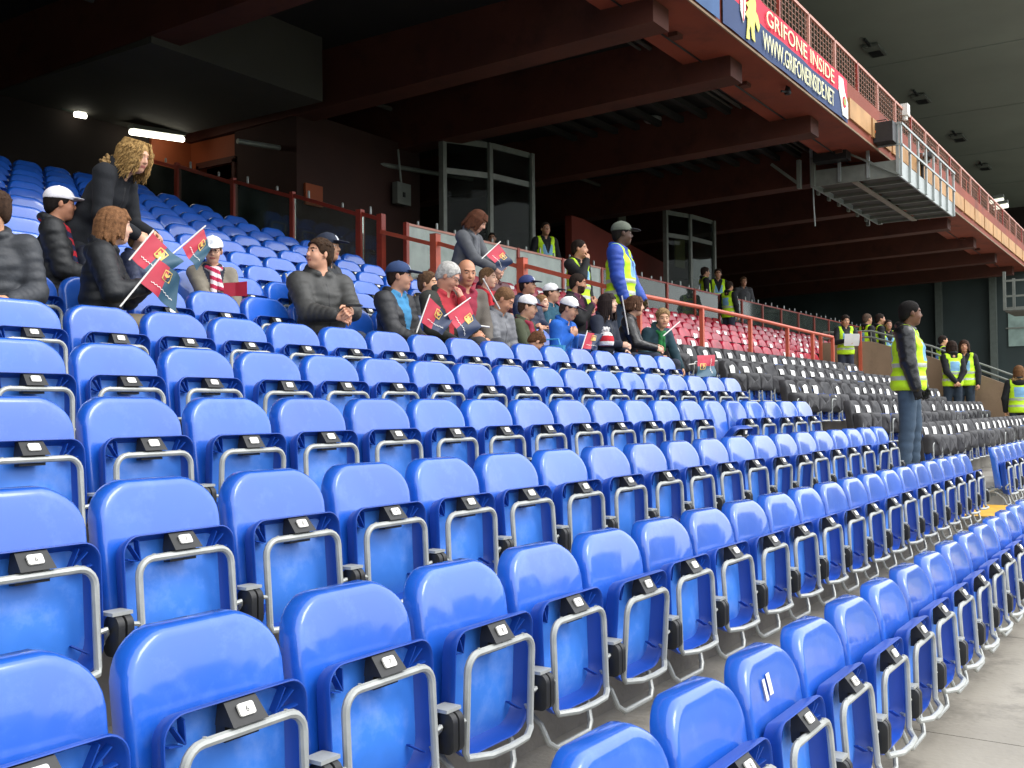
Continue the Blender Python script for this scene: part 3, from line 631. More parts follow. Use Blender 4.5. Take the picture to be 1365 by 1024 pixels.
def bracket_mesh():
    m = MB(); a, b = .047, .052; zt_, zb_ = LAB+.020, LAB-.03
    m.hexa([(-b, -.052, zb_), (b, -.052, zb_), (b, .01, zb_), (-b, .01, zb_), (-a, -.014, zt_), (a, -.014, zt_), (a, .006, zt_), (-a, .006, zt_)])
    m.box(-.05, .05, -.02, .01, LAB-.066, LAB-.0301)
    return m.mesh('number_bracket', M_BLACKP, smooth=False)
def plate_mesh():
    m = MB(); o2 = rrect(.046, .030, .006, .006, 4)
    n = np.array((0, -.058, .034)); n /= np.linalg.norm(n); up = np.array((0, .034, .058)); up /= np.linalg.norm(up)
    c = np.array((0, -.035, LAB-.001))
    f = lambda s, d: [tuple(c+np.array((x*s, 0, 0))+up*z*s+n*d) for x, z in o2]
    m.rings([f(1, -.002), f(1, .0025), f(.96, .0035), f(.02, .0035)], True, True)
    return m.mesh('number_plate', M_WHITEP), c, up, n
PLATE, PC, PUP, PN = plate_mesh()
def hinge_mesh():
    m = MB()
    for dx in (-.015, .015):
        o2 = rrect(.070, .118, .030, .022, 5)
        rg = lambda x, s: [(x, z0*s+.008, z1*s+LAB-.245) for z0, z1 in o2]
        m.rings([rg(dx-.013, .9), rg(dx-.011, 1), rg(dx+.011, 1), rg(dx+.013, .9)], True, True)
    return m.mesh('hinge_block', M_BLACKP)
def clip_mesh():
    m = MB(); m.box(-.034, .034, -.03, .03, LAB-.19, LAB-.18)
    return m.mesh('hinge_clip', M_GALV, smooth=False)
def leg_mesh():
    m = MB(); z0 = LAB-.40
    m.tube([(-.17, .25, LAB-.30), (-.165, .10, LAB-.33), (-.16, .03, LAB-.39), (-.145, .01, z0-.05), (-.11, 0, z0-.075), (.11, 0, z0-.075), (.145, .01, z0-.05), (.16, .03, LAB-.39), (.165, .10, LAB-.33), (.17, .25, LAB-.30)], .0105, 8)
    for x in (-.20, .20): m.tube([(x, .04, LAB-.25), (x, .14, LAB-.30), (x, .26, LAB-.34)], .014, 6)
    m.box(-.03, .03, .20, .262, LAB-.42, LAB-.34)
    return m.mesh('support_leg', M_GALV)
BACK, PAN, FRAME, BRKT, HINGE, CLIP, LEG = back_mesh(), pan_mesh(), frame_mesh(), bracket_mesh(), hinge_mesh(), clip_mesh(), leg_mesh()
DIG = {}
def digits(n):
    if n not in DIG:
        me = text_mesh('digit_print', str(n), .020, M_INK, .0002, 'CENTER')
        co = np.empty(len(me.vertices)*3); me.vertices.foreach_get('co', co); co = co.reshape(-1, 3)
        rt = np.array((1., 0, 0)); new = PC+rt*co[:, :1]+PUP*(co[:, 1:2]-.007)+PN*(co[:, 2:3]+.0042)
        me.vertices.foreach_set('co', new.ravel()); me.update(); DIG[n] = me
    return DIG[n]
ROWN = ['front', 'second', 'third', 'fourth', 'fifth', 'sixth', 'seventh', 'eighth', 'ninth', 'tenth', 'eleventh', 'twelfth', 'thirteenth', 'fourteenth', 'fifteenth', 'sixteenth', 'seventeenth', 'eighteenth', 'nineteenth']
def seen(x, y, z, mx=60):
    p = np.array((x, y, z)); d = p@_fw
    if d < .3: return None
    u = IW/2+FPX*(p@_r2)/d; v = IH/2-FPX*(p@_u2)/d; s = FPX/d*.35
    return (d, u, v) if -s < u < IW+s and -s < v < IH+s else None
K_END, KB0, KB1 = 22, 26, 44
SEAT_TAKEN = {}          # (row, k) -> pan is down under somebody
def sit(r, k): SEAT_TAKEN[(r, k)] = 1
# ------------------------------------------------------------------ people: smooth bodies grown from blended shapes
def rotm(ax, a):
    c, s = math.cos(a), math.sin(a)
    return np.array({'x': ((1,0,0),(0,c,-s),(0,s,c)), 'y': ((c,0,s),(0,1,0),(-s,0,c)), 'z': ((c,-s,0),(s,c,0),(0,0,1))}[ax], float)
def cone(a, b, ra, rb, k=.02, puff=None): return dict(t='c', a=np.array(a, float), b=np.array(b, float), ra=ra, rb=rb, k=k, puff=puff)
def ell(c, r, Rm=None, k=.02, sub=False, puff=None): return dict(t='e', c=np.array(c, float), r=np.array(r, float), R=np.eye(3) if Rm is None else Rm, k=k, sub=sub, puff=puff)
def grow(prims, vox, cut=None, wr=0.0, ws=0.0):
    lo = np.full(3, 9.); hi = np.full(3, -9.); B = []
    for p in prims:
        if p['t'] == 'c':
            r_ = max(p['ra'], p['rb'])+.012; l = np.minimum(p['a'], p['b'])-r_; h = np.maximum(p['a'], p['b'])+r_
        else:
            ext = np.sqrt(((p['R']*p['r'])**2).sum(1))+.012; l = p['c']-ext; h = p['c']+ext
        B.append((l, h))
        if not p.get('sub'): lo = np.minimum(lo, l); hi = np.maximum(hi, h)
    lo -= 2.5*vox; dims = np.ceil((hi-lo)/vox).astype(int)+4
    F = np.full(dims, .08, np.float32); ax = [lo[i]+vox*np.arange(dims[i]) for i in range(3)]
    for p, (l, h) in zip(prims, B):
        e_ = p['k']+2*vox
        i0 = np.maximum(((l-e_-lo)/vox).astype(int), 0); i1 = np.minimum(((h+e_-lo)/vox).astype(int)+2, dims)
        if (i1 <= i0).any(): continue
        sl = tuple(slice(a, b) for a, b in zip(i0, i1))
        x = ax[0][sl[0]][:, None, None]; y = ax[1][sl[1]][None, :, None]; z = ax[2][sl[2]][None, None, :]
        if p['t'] == 'c':
            ab = p['b']-p['a']; L2 = max(ab@ab, 1e-9)
            t = np.clip(((x-p['a'][0])*ab[0]+(y-p['a'][1])*ab[1]+(z-p['a'][2])*ab[2])/L2, 0, 1)
            rr = p['ra']+(p['rb']-p['ra'])*t
            if p['puff']: n_, am = p['puff']; rr = rr+am*np.abs(np.sin(np.pi*n_*t))-am*.6
            d = np.sqrt((x-p['a'][0]-ab[0]*t)**2+(y-p['a'][1]-ab[1]*t)**2+(z-p['a'][2]-ab[2]*t)**2)-rr
        else:
            Rm = p['R']; X, Y, Z = x-p['c'][0], y-p['c'][1], z-p['c'][2]
            q = [(Rm[0, j]*X+Rm[1, j]*Y+Rm[2, j]*Z)/p['r'][j] for j in range(3)]
            k0 = np.sqrt(q[0]**2+q[1]**2+q[2]**2)+1e-6
            k1 = np.sqrt((q[0]/p['r'][0])**2+(q[1]/p['r'][1])**2+(q[2]/p['r'][2])**2)+1e-6
            d = k0*(k0-1)/k1
            if p['puff']: n_, am = p['puff']; d = d-am*np.abs(np.sin(np.pi*n_*z/.1+ (.6 if n_ > 1 else 0)))+am*.6
        G = F[sl]; k = max(p['k'], 1e-4)
        if p.get('sub'):
            d = -d; hh = np.clip(.5-.5*(G-d)/k, 0, 1); F[sl] = G*(1-hh)+d*hh+k*hh*(1-hh)
        else:
            hh = np.clip(.5+.5*(G-d)/k, 0, 1); F[sl] = G*(1-hh)+d*hh-k*hh*(1-hh)
    if wr:
        x = ax[0][:, None, None].astype(np.float32); y = ax[1][None, :, None].astype(np.float32); z = ax[2][None, None, :].astype(np.float32)
        F += (wr*(.6*np.sin(58*z+9*x+2.6*np.sin(9*y+ws)+1.8*np.sin(13*x+2*ws))+.5*np.sin(91*z-14*y+2.2*np.sin(17*x+ws))*np.sin(14*y+9*x+ws))).astype(np.float32)
    if cut is not None:
        x = ax[0][:, None, None]; y = ax[1][None, :, None]; z = ax[2][None, None, :]
        F = np.maximum(F, cut(x, y, z))
    F[0] = F[-1] = .08; F[:, 0] = F[:, -1] = .08; F[:, :, 0] = F[:, :, -1] = .08
    # surface nets
    S_ = F < 0
    c8 = [S_[i:dims[0]-1+i, j:dims[1]-1+j, k:dims[2]-1+k] for i in (0, 1) for j in (0, 1) for k in (0, 1)]
    cnt = sum(c.astype(np.int8) for c in c8); act = (cnt > 0) & (cnt < 8)
    I = np.argwhere(act)
    if len(I) == 0: return np.zeros((0, 3)), np.zeros((0, 4), int)
    idx = np.full(act.shape, -1, np.int32); idx[act] = np.arange(len(I))
    offs = np.array([(i, j, k) for i in (0, 1) for j in (0, 1) for k in (0, 1)])
    V = np.stack([F[I[:, 0]+o[0], I[:, 1]+o[1], I[:, 2]+o[2]] for o in offs], 1)
    acc = np.zeros((len(I), 3)); num = np.zeros(len(I))
    for a in range(8):
        for b in range(a+1, 8):
            if np.abs(offs[a]-offs[b]).sum() != 1: continue
            fa, fb = V[:, a], V[:, b]; cr = (fa < 0) != (fb < 0)
            t = np.where(cr, fa/np.where(cr, fa-fb, 1), 0)
            acc += np.where(cr[:, None], offs[a]+(offs[b]-offs[a])*t[:, None], 0); num += cr
    P = lo+vox*(I+acc/num[:, None])
    Q = []
    for axn in range(3):
        s0 = [slice(None)]*3; s1 = [slice(None)]*3; s0[axn] = slice(0, -1); s1[axn] = slice(1, None)
        A, Bq = S_[tuple(s0)], S_[tuple(s1)]; E_ = np.argwhere(A != Bq)
        u, v = (axn+1) % 3, (axn+2) % 3
        flip = A[E_[:, 0], E_[:, 1], E_[:, 2]]
        def ci(du, dv):
            J = E_.copy(); J[:, u] -= du; J[:, v] -= dv; return idx[J[:, 0], J[:, 1], J[:, 2]]
        q = np.stack([ci(1, 1), ci(0, 1), ci(0, 0), ci(1, 0)], 1); q[~flip] = q[~flip][:, ::-1]
        Q.append(q)
    Q = np.concatenate(Q); Q = Q[(Q >= 0).all(1)]
    return P, Q
def mesh_np(name, P, Q, mats, mi=None):
    me = bpy.data.meshes.new(name); me.vertices.add(len(P)); me.vertices.foreach_set('co', np.ascontiguousarray(P, np.float32).ravel())
    me.loops.add(len(Q)*4); me.loops.foreach_set('vertex_index', Q.astype(np.int32).ravel())
    me.polygons.add(len(Q)); me.polygons.foreach_set('loop_start', np.arange(0, len(Q)*4, 4, dtype=np.int32))
    me.polygons.foreach_set('use_smooth', np.ones(len(Q), bool))
    for m_ in mats: me.materials.append(m_)
    if mi is not None: me.polygons.foreach_set('material_index', mi.astype(np.int32))
    me.update(calc_edges=True); me.validate(); return me

_cm = {}
def fab(hx, kind='fabric'):
    key = kind+hx
    if key in _cm: return _cm[key]
    c = hexc(hx)
    if kind == 'fabric': m_ = mat('cloth_'+hx, c, rough=.85, vary=.15, scale=14, bump=.25, bscale=120)
    elif kind == 'puffer': m_ = mat('quilted_'+hx, c, rough=.6, vary=.2, scale=10, bump=.5, bscale=22)
    elif kind == 'leather': m_ = mat('leather_'+hx, c, rough=.32, vary=.25, scale=9, bump=.5, bscale=40)
    elif kind == 'skin': m_ = mat('skin_'+hx, c, rough=.5, vary=.07, scale=18, bump=.05, bscale=200)
    elif kind == 'hair': m_ = mat('hair_'+hx, c, rough=.8, vary=.4, scale=45, bump=.5, bscale=150, spec=.2)
    elif kind == 'vest': m_ = mat('vest_'+hx, c, rough=.65, vary=.08, scale=12, bump=.3, bscale=18)
    else: m_ = mat('stuff_'+hx, c, rough=.6, vary=.1)
    _cm[key] = m_; return m_

def ik(s, w, l1, l2, hint):
    d = w-s; L = np.linalg.norm(d); mx = (l1+l2)*.995
    if L > mx: w = s+d*mx/L; d = w-s; L = mx
    u = d/L; a = (l1*l1-l2*l2+L*L)/(2*L); h = math.sqrt(max(l1*l1-a*a, 0))
    hint = hint-u*(hint@u); hint /= np.linalg.norm(hint)+1e-9
    return s+u*a+hint*h, w
def person(loc, rz, height, label, pose='sit', lean=0, twist=0, tilt=0, hyaw=0, hpitch=0, hroll=0, wl=None, wr=None, cl=.9, cr=.9,
           top='20242c', topkind='puffer', inner=None, legs='2a3040', skin='d9a27e', hair=('short', '3a2a1e'), cap=None, vest=None,
           scarf=None, hood=None, vox=.0075, puff=True, glasses=False, hs=1.05, bulk=1.0, coat=False, beard=None, female=False, name='person', legvis=True, group=None, palmL=None, palmR=None, hands=True, gloves=None, sitz=.43):
    f = height/1.75
    root = thing(name, loc, rz, label, 'person', group); root.scale = (f, f, f)
    hz = sitz/f+.085 if pose == 'sit' else .93
    Rb = rotm('z', twist)@rotm('x', tilt)@rotm('y', lean); piv = np.array((0, 0, hz))
    U = lambda x, y, z: piv+Rb@(np.array((x, y, z), float)-piv)          # torso-local -> body
    Ui = lambda P: (P-piv)@Rb+piv
    sw = .17 if female else .185; T = .018
    sh = {1: U(-.005, sw, hz+.475), -1: U(-.005, -sw, hz+.475)}
    nb = U(-.01, 0, hz+.52); hc0 = U(.02, 0, hz+.70)
    Rh = rotm('z', twist+hyaw)@rotm('y', hpitch+lean*.45)@rotm('x', hroll)
    hc = hc0+Rh@np.array((.015, 0, (hs-1)*.11))
    Hh = lambda x, y, z: hc+Rh@np.array((x, y, z), float)
    Hi = lambda P: (P-hc)@Rh/hs
    def HS(prims):
        for p in prims:
            if p['t'] == 'c': p['a'] = hc+(p['a']-hc)*hs; p['b'] = hc+(p['b']-hc)*hs; p['ra'] *= hs; p['rb'] *= hs
            else: p['c'] = hc+(p['c']-hc)*hs; p['r'] = p['r']*hs
        return prims
    # arms
    if pose == 'sit': dl, dr = (.30, .10, hz+.11), (.30, -.10, hz+.11)
    else: dl, dr = (.06, .25, .86), (.06, -.25, .86)
    W = {1: np.array(wl if wl is not None else dl, float), -1: np.array(wr if wr is not None else dr, float)}
    if pose == 'sit':
        for s_, g_ in ((1, wl), (-1, wr)):
            if g_ is not None: W[s_][2] += hz-.57
    El = {}
    for s_ in (1, -1):
        hint = Rb@np.array((-.35, s_*.55, -.75)); El[s_], W[s_] = ik(sh[s_], W[s_], .30, .265, hint)
    # hands
    hp = []
    for s_, cu, pn in ((1, cl, palmL), (-1, cr, palmR)):
        d = W[s_]-El[s_]; d /= np.linalg.norm(d); n_ = np.array(pn, float) if pn is not None else np.array((0, -s_*.8, -.6)); n_ -= d*(d@n_); n_ /= np.linalg.norm(n_)+1e-9
        si = np.cross(n_, d)*s_; w = W[s_]; Rm = np.stack([d, si, n_], 1)
        hp.append(ell(w+d*.055, (.055, .042, .020), Rm, .012)); hp.append(cone(El[s_]*.3+w*.7, w+d*.03, .032, .026, .015))
        for i in range(4):
            o_ = (i-1.5)*.0205; ln = (.036, .042, .040, .031)[i]; b0 = w+d*.092+si*o_
            a1, a2 = cu, cu*2.1
            d1 = d*math.cos(a1)+n_*math.sin(a1); d2 = d*math.cos(a2)+n_*math.sin(a2)
            b1 = b0+d1*ln; b2 = b1+d2*ln*.95
            hp.append(cone(b0-d*.02, b1, .0095, .0088, .004)); hp.append(cone(b1, b2, .0088, .0075, .004))
        t0_ = w+d*.03+si*(.036); t1_ = t0_+(d*.65+si*.55+n_*.5)*.045; t2_ = t1_+(d*.75-si*.15+n_*.6)*.034
        hp.append(cone(t0_, t1_, .013, .0105, .008)); hp.append(cone(t1_, t2_, .0105, .0085, .005))
    # ---- skin
    sk = []
    hs_ = 1.0
    sk += [ell(Hh(-.012, 0, .03), (.096, .077, .086), Rh, .02), ell(Hh(.022, 0, -.035), (.070, .064, .083), Rh, .03), ell(Hh(.050, 0, -.092), (.034, .033, .026), Rh, .03),
           ell(Hh(.060, .030, -.035), (.025, .028, .03), Rh, .02), ell(Hh(.060, -.030, -.035), (.025, .028, .03), Rh, .02), ell(Hh(.074, 0, .030), (.018, .048, .012), Rh, .015),
           cone(Hh(.085, 0, .012), Hh(.104, 0, -.024), .0085, .0125, .010), ell(Hh(.092, 0, -.030), (.014, .019, .010), Rh, .008),
           ell(Hh(.082, 0, -.058), (.013, .024, .008), Rh, .008), ell(Hh(.080, 0, -.069), (.012, .020, .007), Rh, .006)]
    for s_ in (1, -1):
        sk.append(ell(Hh(.093, s_*.032, .008), (.014, .018, .011), Rh, .008, sub=True))
        sk.append(ell(Hh(-.008, s_*.078, -.008), (.020, .009, .032), Rh@rotm('y', -.15)@rotm('z', s_*.35), .006))
        sk.append(ell(Hh(.076, s_*.031, .008), (.012, .0135, .0125), Rh, .003))
    HS(sk)
    sk += [cone(Hh(-.02, 0, -.07), nb, .054, .060, .03), cone(nb, U(0, 0, hz+.42), .07, .09, .03),
           ell(U(.0, 0, hz+.30), (.09, .14, .19), Rb, .03), ell(U(.0, 0, hz+.08), (.09, .13, .10), Rb, .03)]
    for s_ in (1, -1): sk += [cone(sh[s_], El[s_], .04, .034, .02), cone(El[s_], W[s_], .034, .026, .012)]
    if hands: sk += hp
    P, Q = grow(sk, vox); c = P[Q].mean(1); h = Hi(c); mi = np.zeros(len(Q), int)
    hm = fab(hair[1], 'hair'); mats = [fab(skin, 'skin'), mat('eye_dark', hexc('2a1d18'), rough=.2), mat('eye_white', hexc('b3a69c'), rough=.3), hm, fab({'5a3a28': '4a2822', '6a4632': '55302a'}.get(skin, 'b0685c'), 'skin')]
    fx = h[:, 0] > .05
    for s_ in (1, -1):
        e2 = ((h[:, 1]-s_*.031)/.0135)**2+((h[:, 2]-.007)/.0058)**2; mi[fx & (e2 < 1)] = 2
        e3 = ((h[:, 1]-s_*.031)/.0075)**2+((h[:, 2]-.007)/.0066)**2; mi[fx & (e3 < 1)] = 1
        br = (np.abs(h[:, 1]-s_*.033) < .020) & (np.abs(h[:, 2]-.030+.15*np.abs(np.abs(h[:, 1])-.03)) < .0042); mi[fx & br] = 3
    mi[fx & (np.abs(h[:, 1]) < .025) & (np.abs(h[:, 2]+.0635) < .0085) & (h[:, 0] > .075)] = 4
    if beard: mats.append(fab(beard, 'hair')); mi[(h[:, 2] < -.035) & (h[:, 2] > -.13) & (h[:, 0] > .0) & ~((np.abs(h[:, 1]) < .027) & (np.abs(h[:, 2]+.062) < .012)) & (np.abs(h[:, 1]) > -.1) & (mi == 0) & ((h[:, 2] < -.052) | (np.abs(h[:, 1]) > .045))] = 5
    if gloves:
        mats.append(fab(gloves)); gi = len(mats)-1
        for s_ in (1, -1):
            d = W[s_]-El[s_]; d /= np.linalg.norm(d); mi[((c-W[s_])@d > -.03) & (np.linalg.norm(c-W[s_], axis=1) < .25)] = gi
    link('body', mesh_np('body', P, Q, mats, mi), root)
    # ---- jacket / jumper
    pf = (1.4, .004) if puff and topkind == 'puffer' else None; pa = (5, .0045) if puff and topkind == 'puffer' else None
    th = (.040 if topkind == 'puffer' else .027)*bulk
    low = hz-.10 if pose == 'stand' else hz-.02
    jk = [ell(U(.005, 0, hz+.33), (.105+th, .165+th, .17), Rb, .04, puff=pf), ell(U(.012, 0, hz+.18), (.108+th, .155+th, .16), Rb, .04, puff=pf),
          ell(U(.0, 0, hz+.03), (.112+th, .165+th, .12), Rb, .04, puff=pf), cone(sh[1]*.94+nb*.06, sh[-1]*.94+nb*.06, .062+th*.5, .062+th*.5, .04)]
    if pose == 'stand': jk.append(ell(U(.0, 0, hz-.06), (.112+th, .162+th, .10), Rb, .04, puff=pf))
    for s_ in (1, -1): jk += [cone(sh[s_], El[s_], .050+th, .044+th*.8, .03, pa), cone(El[s_], W[s_]*.97+El[s_]*.03, .044+th*.8, .034+th*.5, .02, pa)]
    jk += [cone(U(-.035, .05, hz+.535), U(-.035, -.05, hz+.535), .030+th*.5, .030+th*.5, .02), cone(U(-.02, .075, hz+.525), U(.05, .055, hz+.47), .024+th*.4, .02+th*.3, .02), cone(U(-.02, -.075, hz+.525), U(.05, -.055, hz+.47), .024+th*.4, .02+th*.3, .02)]
    if coat: jk += [ell(U(.0, 0, hz-.08), (.13+th, .18+th, .20), Rb, .05), ell(U(.0, 0, hz-.22), (.13+th, .185+th, .16), Rb, .05)]
    if hood: jk += [ell(U(-.085, 0, hz+.50), (.06, .125, .06), Rb, .04)]
    for k in range(12):          # stand-up collar, open in front
        a, a2 = R(35+290*k/12), R(35+290*(k+1)/12)
        g_ = lambda a: U(-.012+.080*math.cos(a), .078*math.sin(a), hz+.560-.028*math.cos(a))
        jk.append(cone(g_(a), g_(a2), .020+th*.25, .020+th*.25, .018))
    P, Q = grow(jk, max(vox, .0095), wr=.0032 if topkind == 'puffer' else .002, ws=len(label)*1.7); c = P[Q].mean(1); u = Ui(c); mi = np.zeros(len(Q), int); mats = [fab(top, topkind)]
    if inner:
        mats.append(fab(inner)); vw = .025+.09*np.clip((u[:, 2]-(hz+.22))/.3, 0, 1)
        mi[(u[:, 0] > .02) & (np.abs(u[:, 1]) < vw) & (u[:, 2] > hz+.12)] = 1
    mats.append(mat('zip_dark', hexc('17181a'), rough=.5)); mi[(mi == 0) & (u[:, 0] > .06) & (np.abs(u[:, 1]) < .006) & (u[:, 2] < hz+.46)] = len(mats)-1
    link('jacket' if topkind != 'knit' else 'jumper', mesh_np('jacket', P, Q, mats, mi), root)
    # ---- trousers and shoes
    if legvis:
        tr = []
        if pose == 'sit':
            kz = min(hz, .50/f+.06) if sitz > .3 else hz
            for s_ in (1, -1):
                hp_, kn, an = np.array((.0, s_*.085, hz-.01)), np.array((.43, s_*.105, hz+.005)), np.array((.44, s_*.11, .10))
                tr += [cone(hp_, kn, .095, .072, .03), cone(kn, an, .070, .056, .02)]
            tr.append(ell((0, 0, hz), (.12, .16, .10), None, .03)); sp = [(.44, .11), (.44, -.11)]
        else:
            st = .10
            for s_ in (1, -1):
                hp_, kn, an = np.array((.0, s_*.085, hz-.02)), np.array((.015+.02*s_, s_*.10, .50)), np.array((-.015+.03*s_, s_*.11, .09))
                tr += [cone(hp_, kn, .106, .080, .03), cone(kn, an, .078, .072, .02, (4, .006))]
            tr.append(ell((0, 0, hz), (.115, .16, .11), None, .03)); sp = [(.015, .11), (-.045, -.11)]
        P, Q = grow(tr, max(vox*1.5, .014), wr=.0026, ws=len(label)*.7); link('trousers', mesh_np('trousers', P, Q, [fab(legs)]), root)
        for (x, y) in sp:
            P, Q = grow([ell((x+.05, y, .045), (.13, .048, .045), None, .02), ell((x-.02, y, .075), (.06, .046, .06), None, .02)], .016, lambda x, y, z: -z+0*x+0*y+.004)
            link('shoe', mesh_np('shoe', P, Q, [fab('2b2a2a', 'leather')]), root)
    # ---- vest
    if vest:
        tv = th+.012
        vs = [ell(U(.005, 0, hz+.33), (.108+tv, .168+tv, .175), Rb, .04), ell(U(.012, 0, hz+.18), (.112+tv, .160+tv, .17), Rb, .04), ell(U(.0, 0, hz+.03), (.116+tv, .170+tv, .13), Rb, .04),
              cone(sh[1]*.85+nb*.15, sh[-1]*.85+nb*.15, .070+tv*.5, .070+tv*.5, .04)]
        if pose == 'stand': vs.append(ell(U(.0, 0, hz-.05), (.118+tv, .168+tv, .11), Rb, .04))
        def cutv(x, y, z):
            X = (x-piv[0])*Rb[0, 0]+(y-piv[1])*Rb[1, 0]+(z-piv[2])*Rb[2, 0]; Y = (x-piv[0])*Rb[0, 1]+(y-piv[1])*Rb[1, 1]+(z-piv[2])*Rb[2, 1]; Z = (x-piv[0])*Rb[0, 2]+(y-piv[1])*Rb[1, 2]+(z-piv[2])*Rb[2, 2]
            d1 = np.maximum(-.10-Z, Z-.60)                                     # hem
            d2 = np.where(Z > .22, np.abs(Y)-(.168+.02*(Z < .3)), -1)          # armholes
            d3 = np.where(Z > .22, .5*((Z-.22)*.33-np.abs(Y)+.005), -1)*(X > .03)-1*(X <= .03)   # open neck in front
            d4 = np.where(Z > .47, .075-np.abs(Y), -1)
            return np.maximum(np.maximum(d1, d2), np.maximum(d3, d4)).astype(np.float32)
        P, Q = grow(vs, max(vox*1.2, .011), cutv, wr=.0032, ws=len(label)*1.1); c = P[Q].mean(1); u = Ui(c); mi = np.zeros(len(Q), int)
        mats = [fab(vest, 'vest'), mat('reflective_tape', hexc('b9bfb4'), rough=.35, metal=.2, vary=.1, scale=20), mat('pale_blue_print', hexc('7fb2d6'), rough=.7, vary=.1)]
        zz = u[:, 2]-hz; mi[(np.abs(zz-.16) < .022) | (np.abs(zz-.03) < .022)] = 1
        mi[(np.abs(u[:, 1]) < .095) & (zz > .20) & (zz < .40) & (np.abs(u[:, 0]) > .04)] = 2
        link('high_visibility_vest', mesh_np('vest', P, Q, mats, mi), root)
    # ---- scarf
    if scarf:
        sc = []
        for k in range(14):
            a = 2*math.pi*k/14; a2 = 2*math.pi*(k+1)/14
            g_ = lambda a: U(-.005+.082*math.cos(a), .082*math.sin(a), hz+.545-.035*math.cos(a)+.004*math.sin(5*a))
            sc.append(cone(g_(a), g_(a2), .030, .030, .01))
        sc += [cone(U(.085, .02, hz+.50), U(.150, .045, hz+.30), .030, .034, .015), cone(U(.085, -.02, hz+.50), U(.155, -.03, hz+.26), .030, .034, .015)]
        P, Q = grow(sc, max(vox, .008)); c = P[Q].mean(1); u = Ui(c)
        st = np.sin(np.arctan2(u[:, 1], u[:, 0]+.01)*4+u[:, 2]*70) > 0
        link('scarf', mesh_np('scarf', P, Q, [fab(scarf[0]), fab(scarf[1])], st.astype(int)), root)
    # ---- hair
    st_, hcol = hair; hr = []; rg = np.random.default_rng(int(abs(hash(label)) % 1) + len(label)*31+int(height*1000))
    face = ell(Hh(.098, 0, -.030), (.062, .058, .095), Rh, .012, sub=True)
    if st_ in ('short', 'grey', 'crop'):
        t_ = .010 if st_ != 'crop' else .005
        hr = [ell(Hh(-.016, 0, .040), (.098+t_, .080+t_, .084+t_), Rh, .02), ell(Hh(-.060, 0, -.02), (.048+t_, .066+t_*.5, .07), Rh, .03)]
        if st_ == 'short':
            for k in range(170):
                a = rg.uniform(-2.9, 2.9); b = rg.uniform(.2, 1.5); q = np.array((math.cos(a)*math.cos(b)*.102-.016, math.sin(a)*math.cos(b)*.084, math.sin(b)*.088+.040))
                hr.append(ell(Hh(*q), (.017, .0085, .0085), Rh@rotm('z', a+rg.normal()*.5), .006))
        hr.append(ell(Hh(.108, 0, -.022), (.086, .100, .098), Rh, .010, sub=True)); hr.append(ell(Hh(.02, 0, -.10), (.09, .12, .075), Rh, .02, sub=True))
    elif st_ == 'bald':
        hr = [ell(Hh(-.030, 0, .005), (.086, .083, .062), Rh, .02), ell(Hh(.10, 0, 0), (.075, .2, .2), Rh, .01, sub=True), ell(Hh(-.01, 0, .11), (.12, .075, .07), Rh, .01, sub=True), ell(Hh(.0, 0, -.11), (.09, .12, .075), Rh, .02, sub=True)]
    elif st_ in ('long', 'bob', 'bun'):
        hr = [ell(Hh(-.016, 0, .038), (.108, .090, .092), Rh, .02), ell(Hh(-.055, 0, -.02), (.065, .080, .08), Rh, .03)]
        ln = {'long': .30, 'bob': .19, 'bun': .10}[st_]
        for k in range(120 if st_ != 'bun' else 40):
            a = rg.uniform(.62, 2*math.pi-.62); ca, sa = math.cos(a), math.sin(a); lo_ = ln*rg.uniform(.85, 1.05)*(1 if abs(a-math.pi) < 1.7 else .82)
            pts = [np.array((ca*.080-.016, sa*.070, .085)), np.array((ca*.108-.016, sa*.093, .02)), np.array((ca*.108-.022, sa*.096, -.06)), np.array((ca*.100-.026+rg.normal()*.01, sa*.100+rg.normal()*.01, .05-lo_))]
            for i in range(3): hr.append(cone(Hh(*pts[i]), Hh(*pts[i+1]), (.009, .0105, .009)[i], (.0105, .009, .005)[i], .004))
        if st_ == 'bun': hr += [ell(Hh(-.13, 0, .02), (.05, .05, .05), Rh, .01)]
        hr.append(ell(Hh(.105, 0, -.032), (.070, .060, .092), Rh, .010, sub=True))
        if female:
            for k in range(9): a = (k-4)/4*.8; hr.append(cone(Hh(.06*math.cos(a)-.0, .06*math.sin(a), .105), Hh(.094*math.cos(a), .082*math.sin(a), .052), .012, .010, .006))
    elif st_ == 'curly':
        hr = [ell(Hh(-.022, 0, .036), (.104, .090, .088), Rh, .02), ell(Hh(-.06, 0, -.05), (.06, .085, .10), Rh, .03)]
        for k in range(430):
            a = rg.uniform(.42, 2*math.pi-.42); ca, sa = math.cos(a), math.sin(a); ln = rg.uniform(.14, .30)*(1 if abs(a-math.pi) < 2.3 else .85); ph, fr_, am = rg.uniform(0, 6.28), rg.uniform(40, 62), rg.uniform(.006, .015)
            top_ = rg.uniform(.02, .09); pr_ = None; r0 = rg.uniform(.94, 1.13)
            for i in range(12):
                s_ = i/11; zz = .118-.02*s_-ln*s_ if s_ > .0 else .12
                rr = (top_+(.108*r0-top_)*min(1, s_*3.2))+.014*s_
                q = np.array((ca*rr*1.02-.022+am*math.cos(ph+fr_*zz), sa*rr*.96+am*math.sin(ph+fr_*zz), zz))
                if pr_ is not None: hr.append(cone(Hh(*pr_), Hh(*q), .0042, .0040 if i < 9 else .0028, .001))
                pr_ = q
        hr.append(ell(Hh(.108, .0, -.038), (.074, .052, .088), Rh, .006, sub=True))
    if cap and st_ not in ('long', 'bob', 'curly', 'bun'): hr.append(ell(Hh(-.0, 0, .115), (.2, .2, .075), Rh, .01, sub=True))
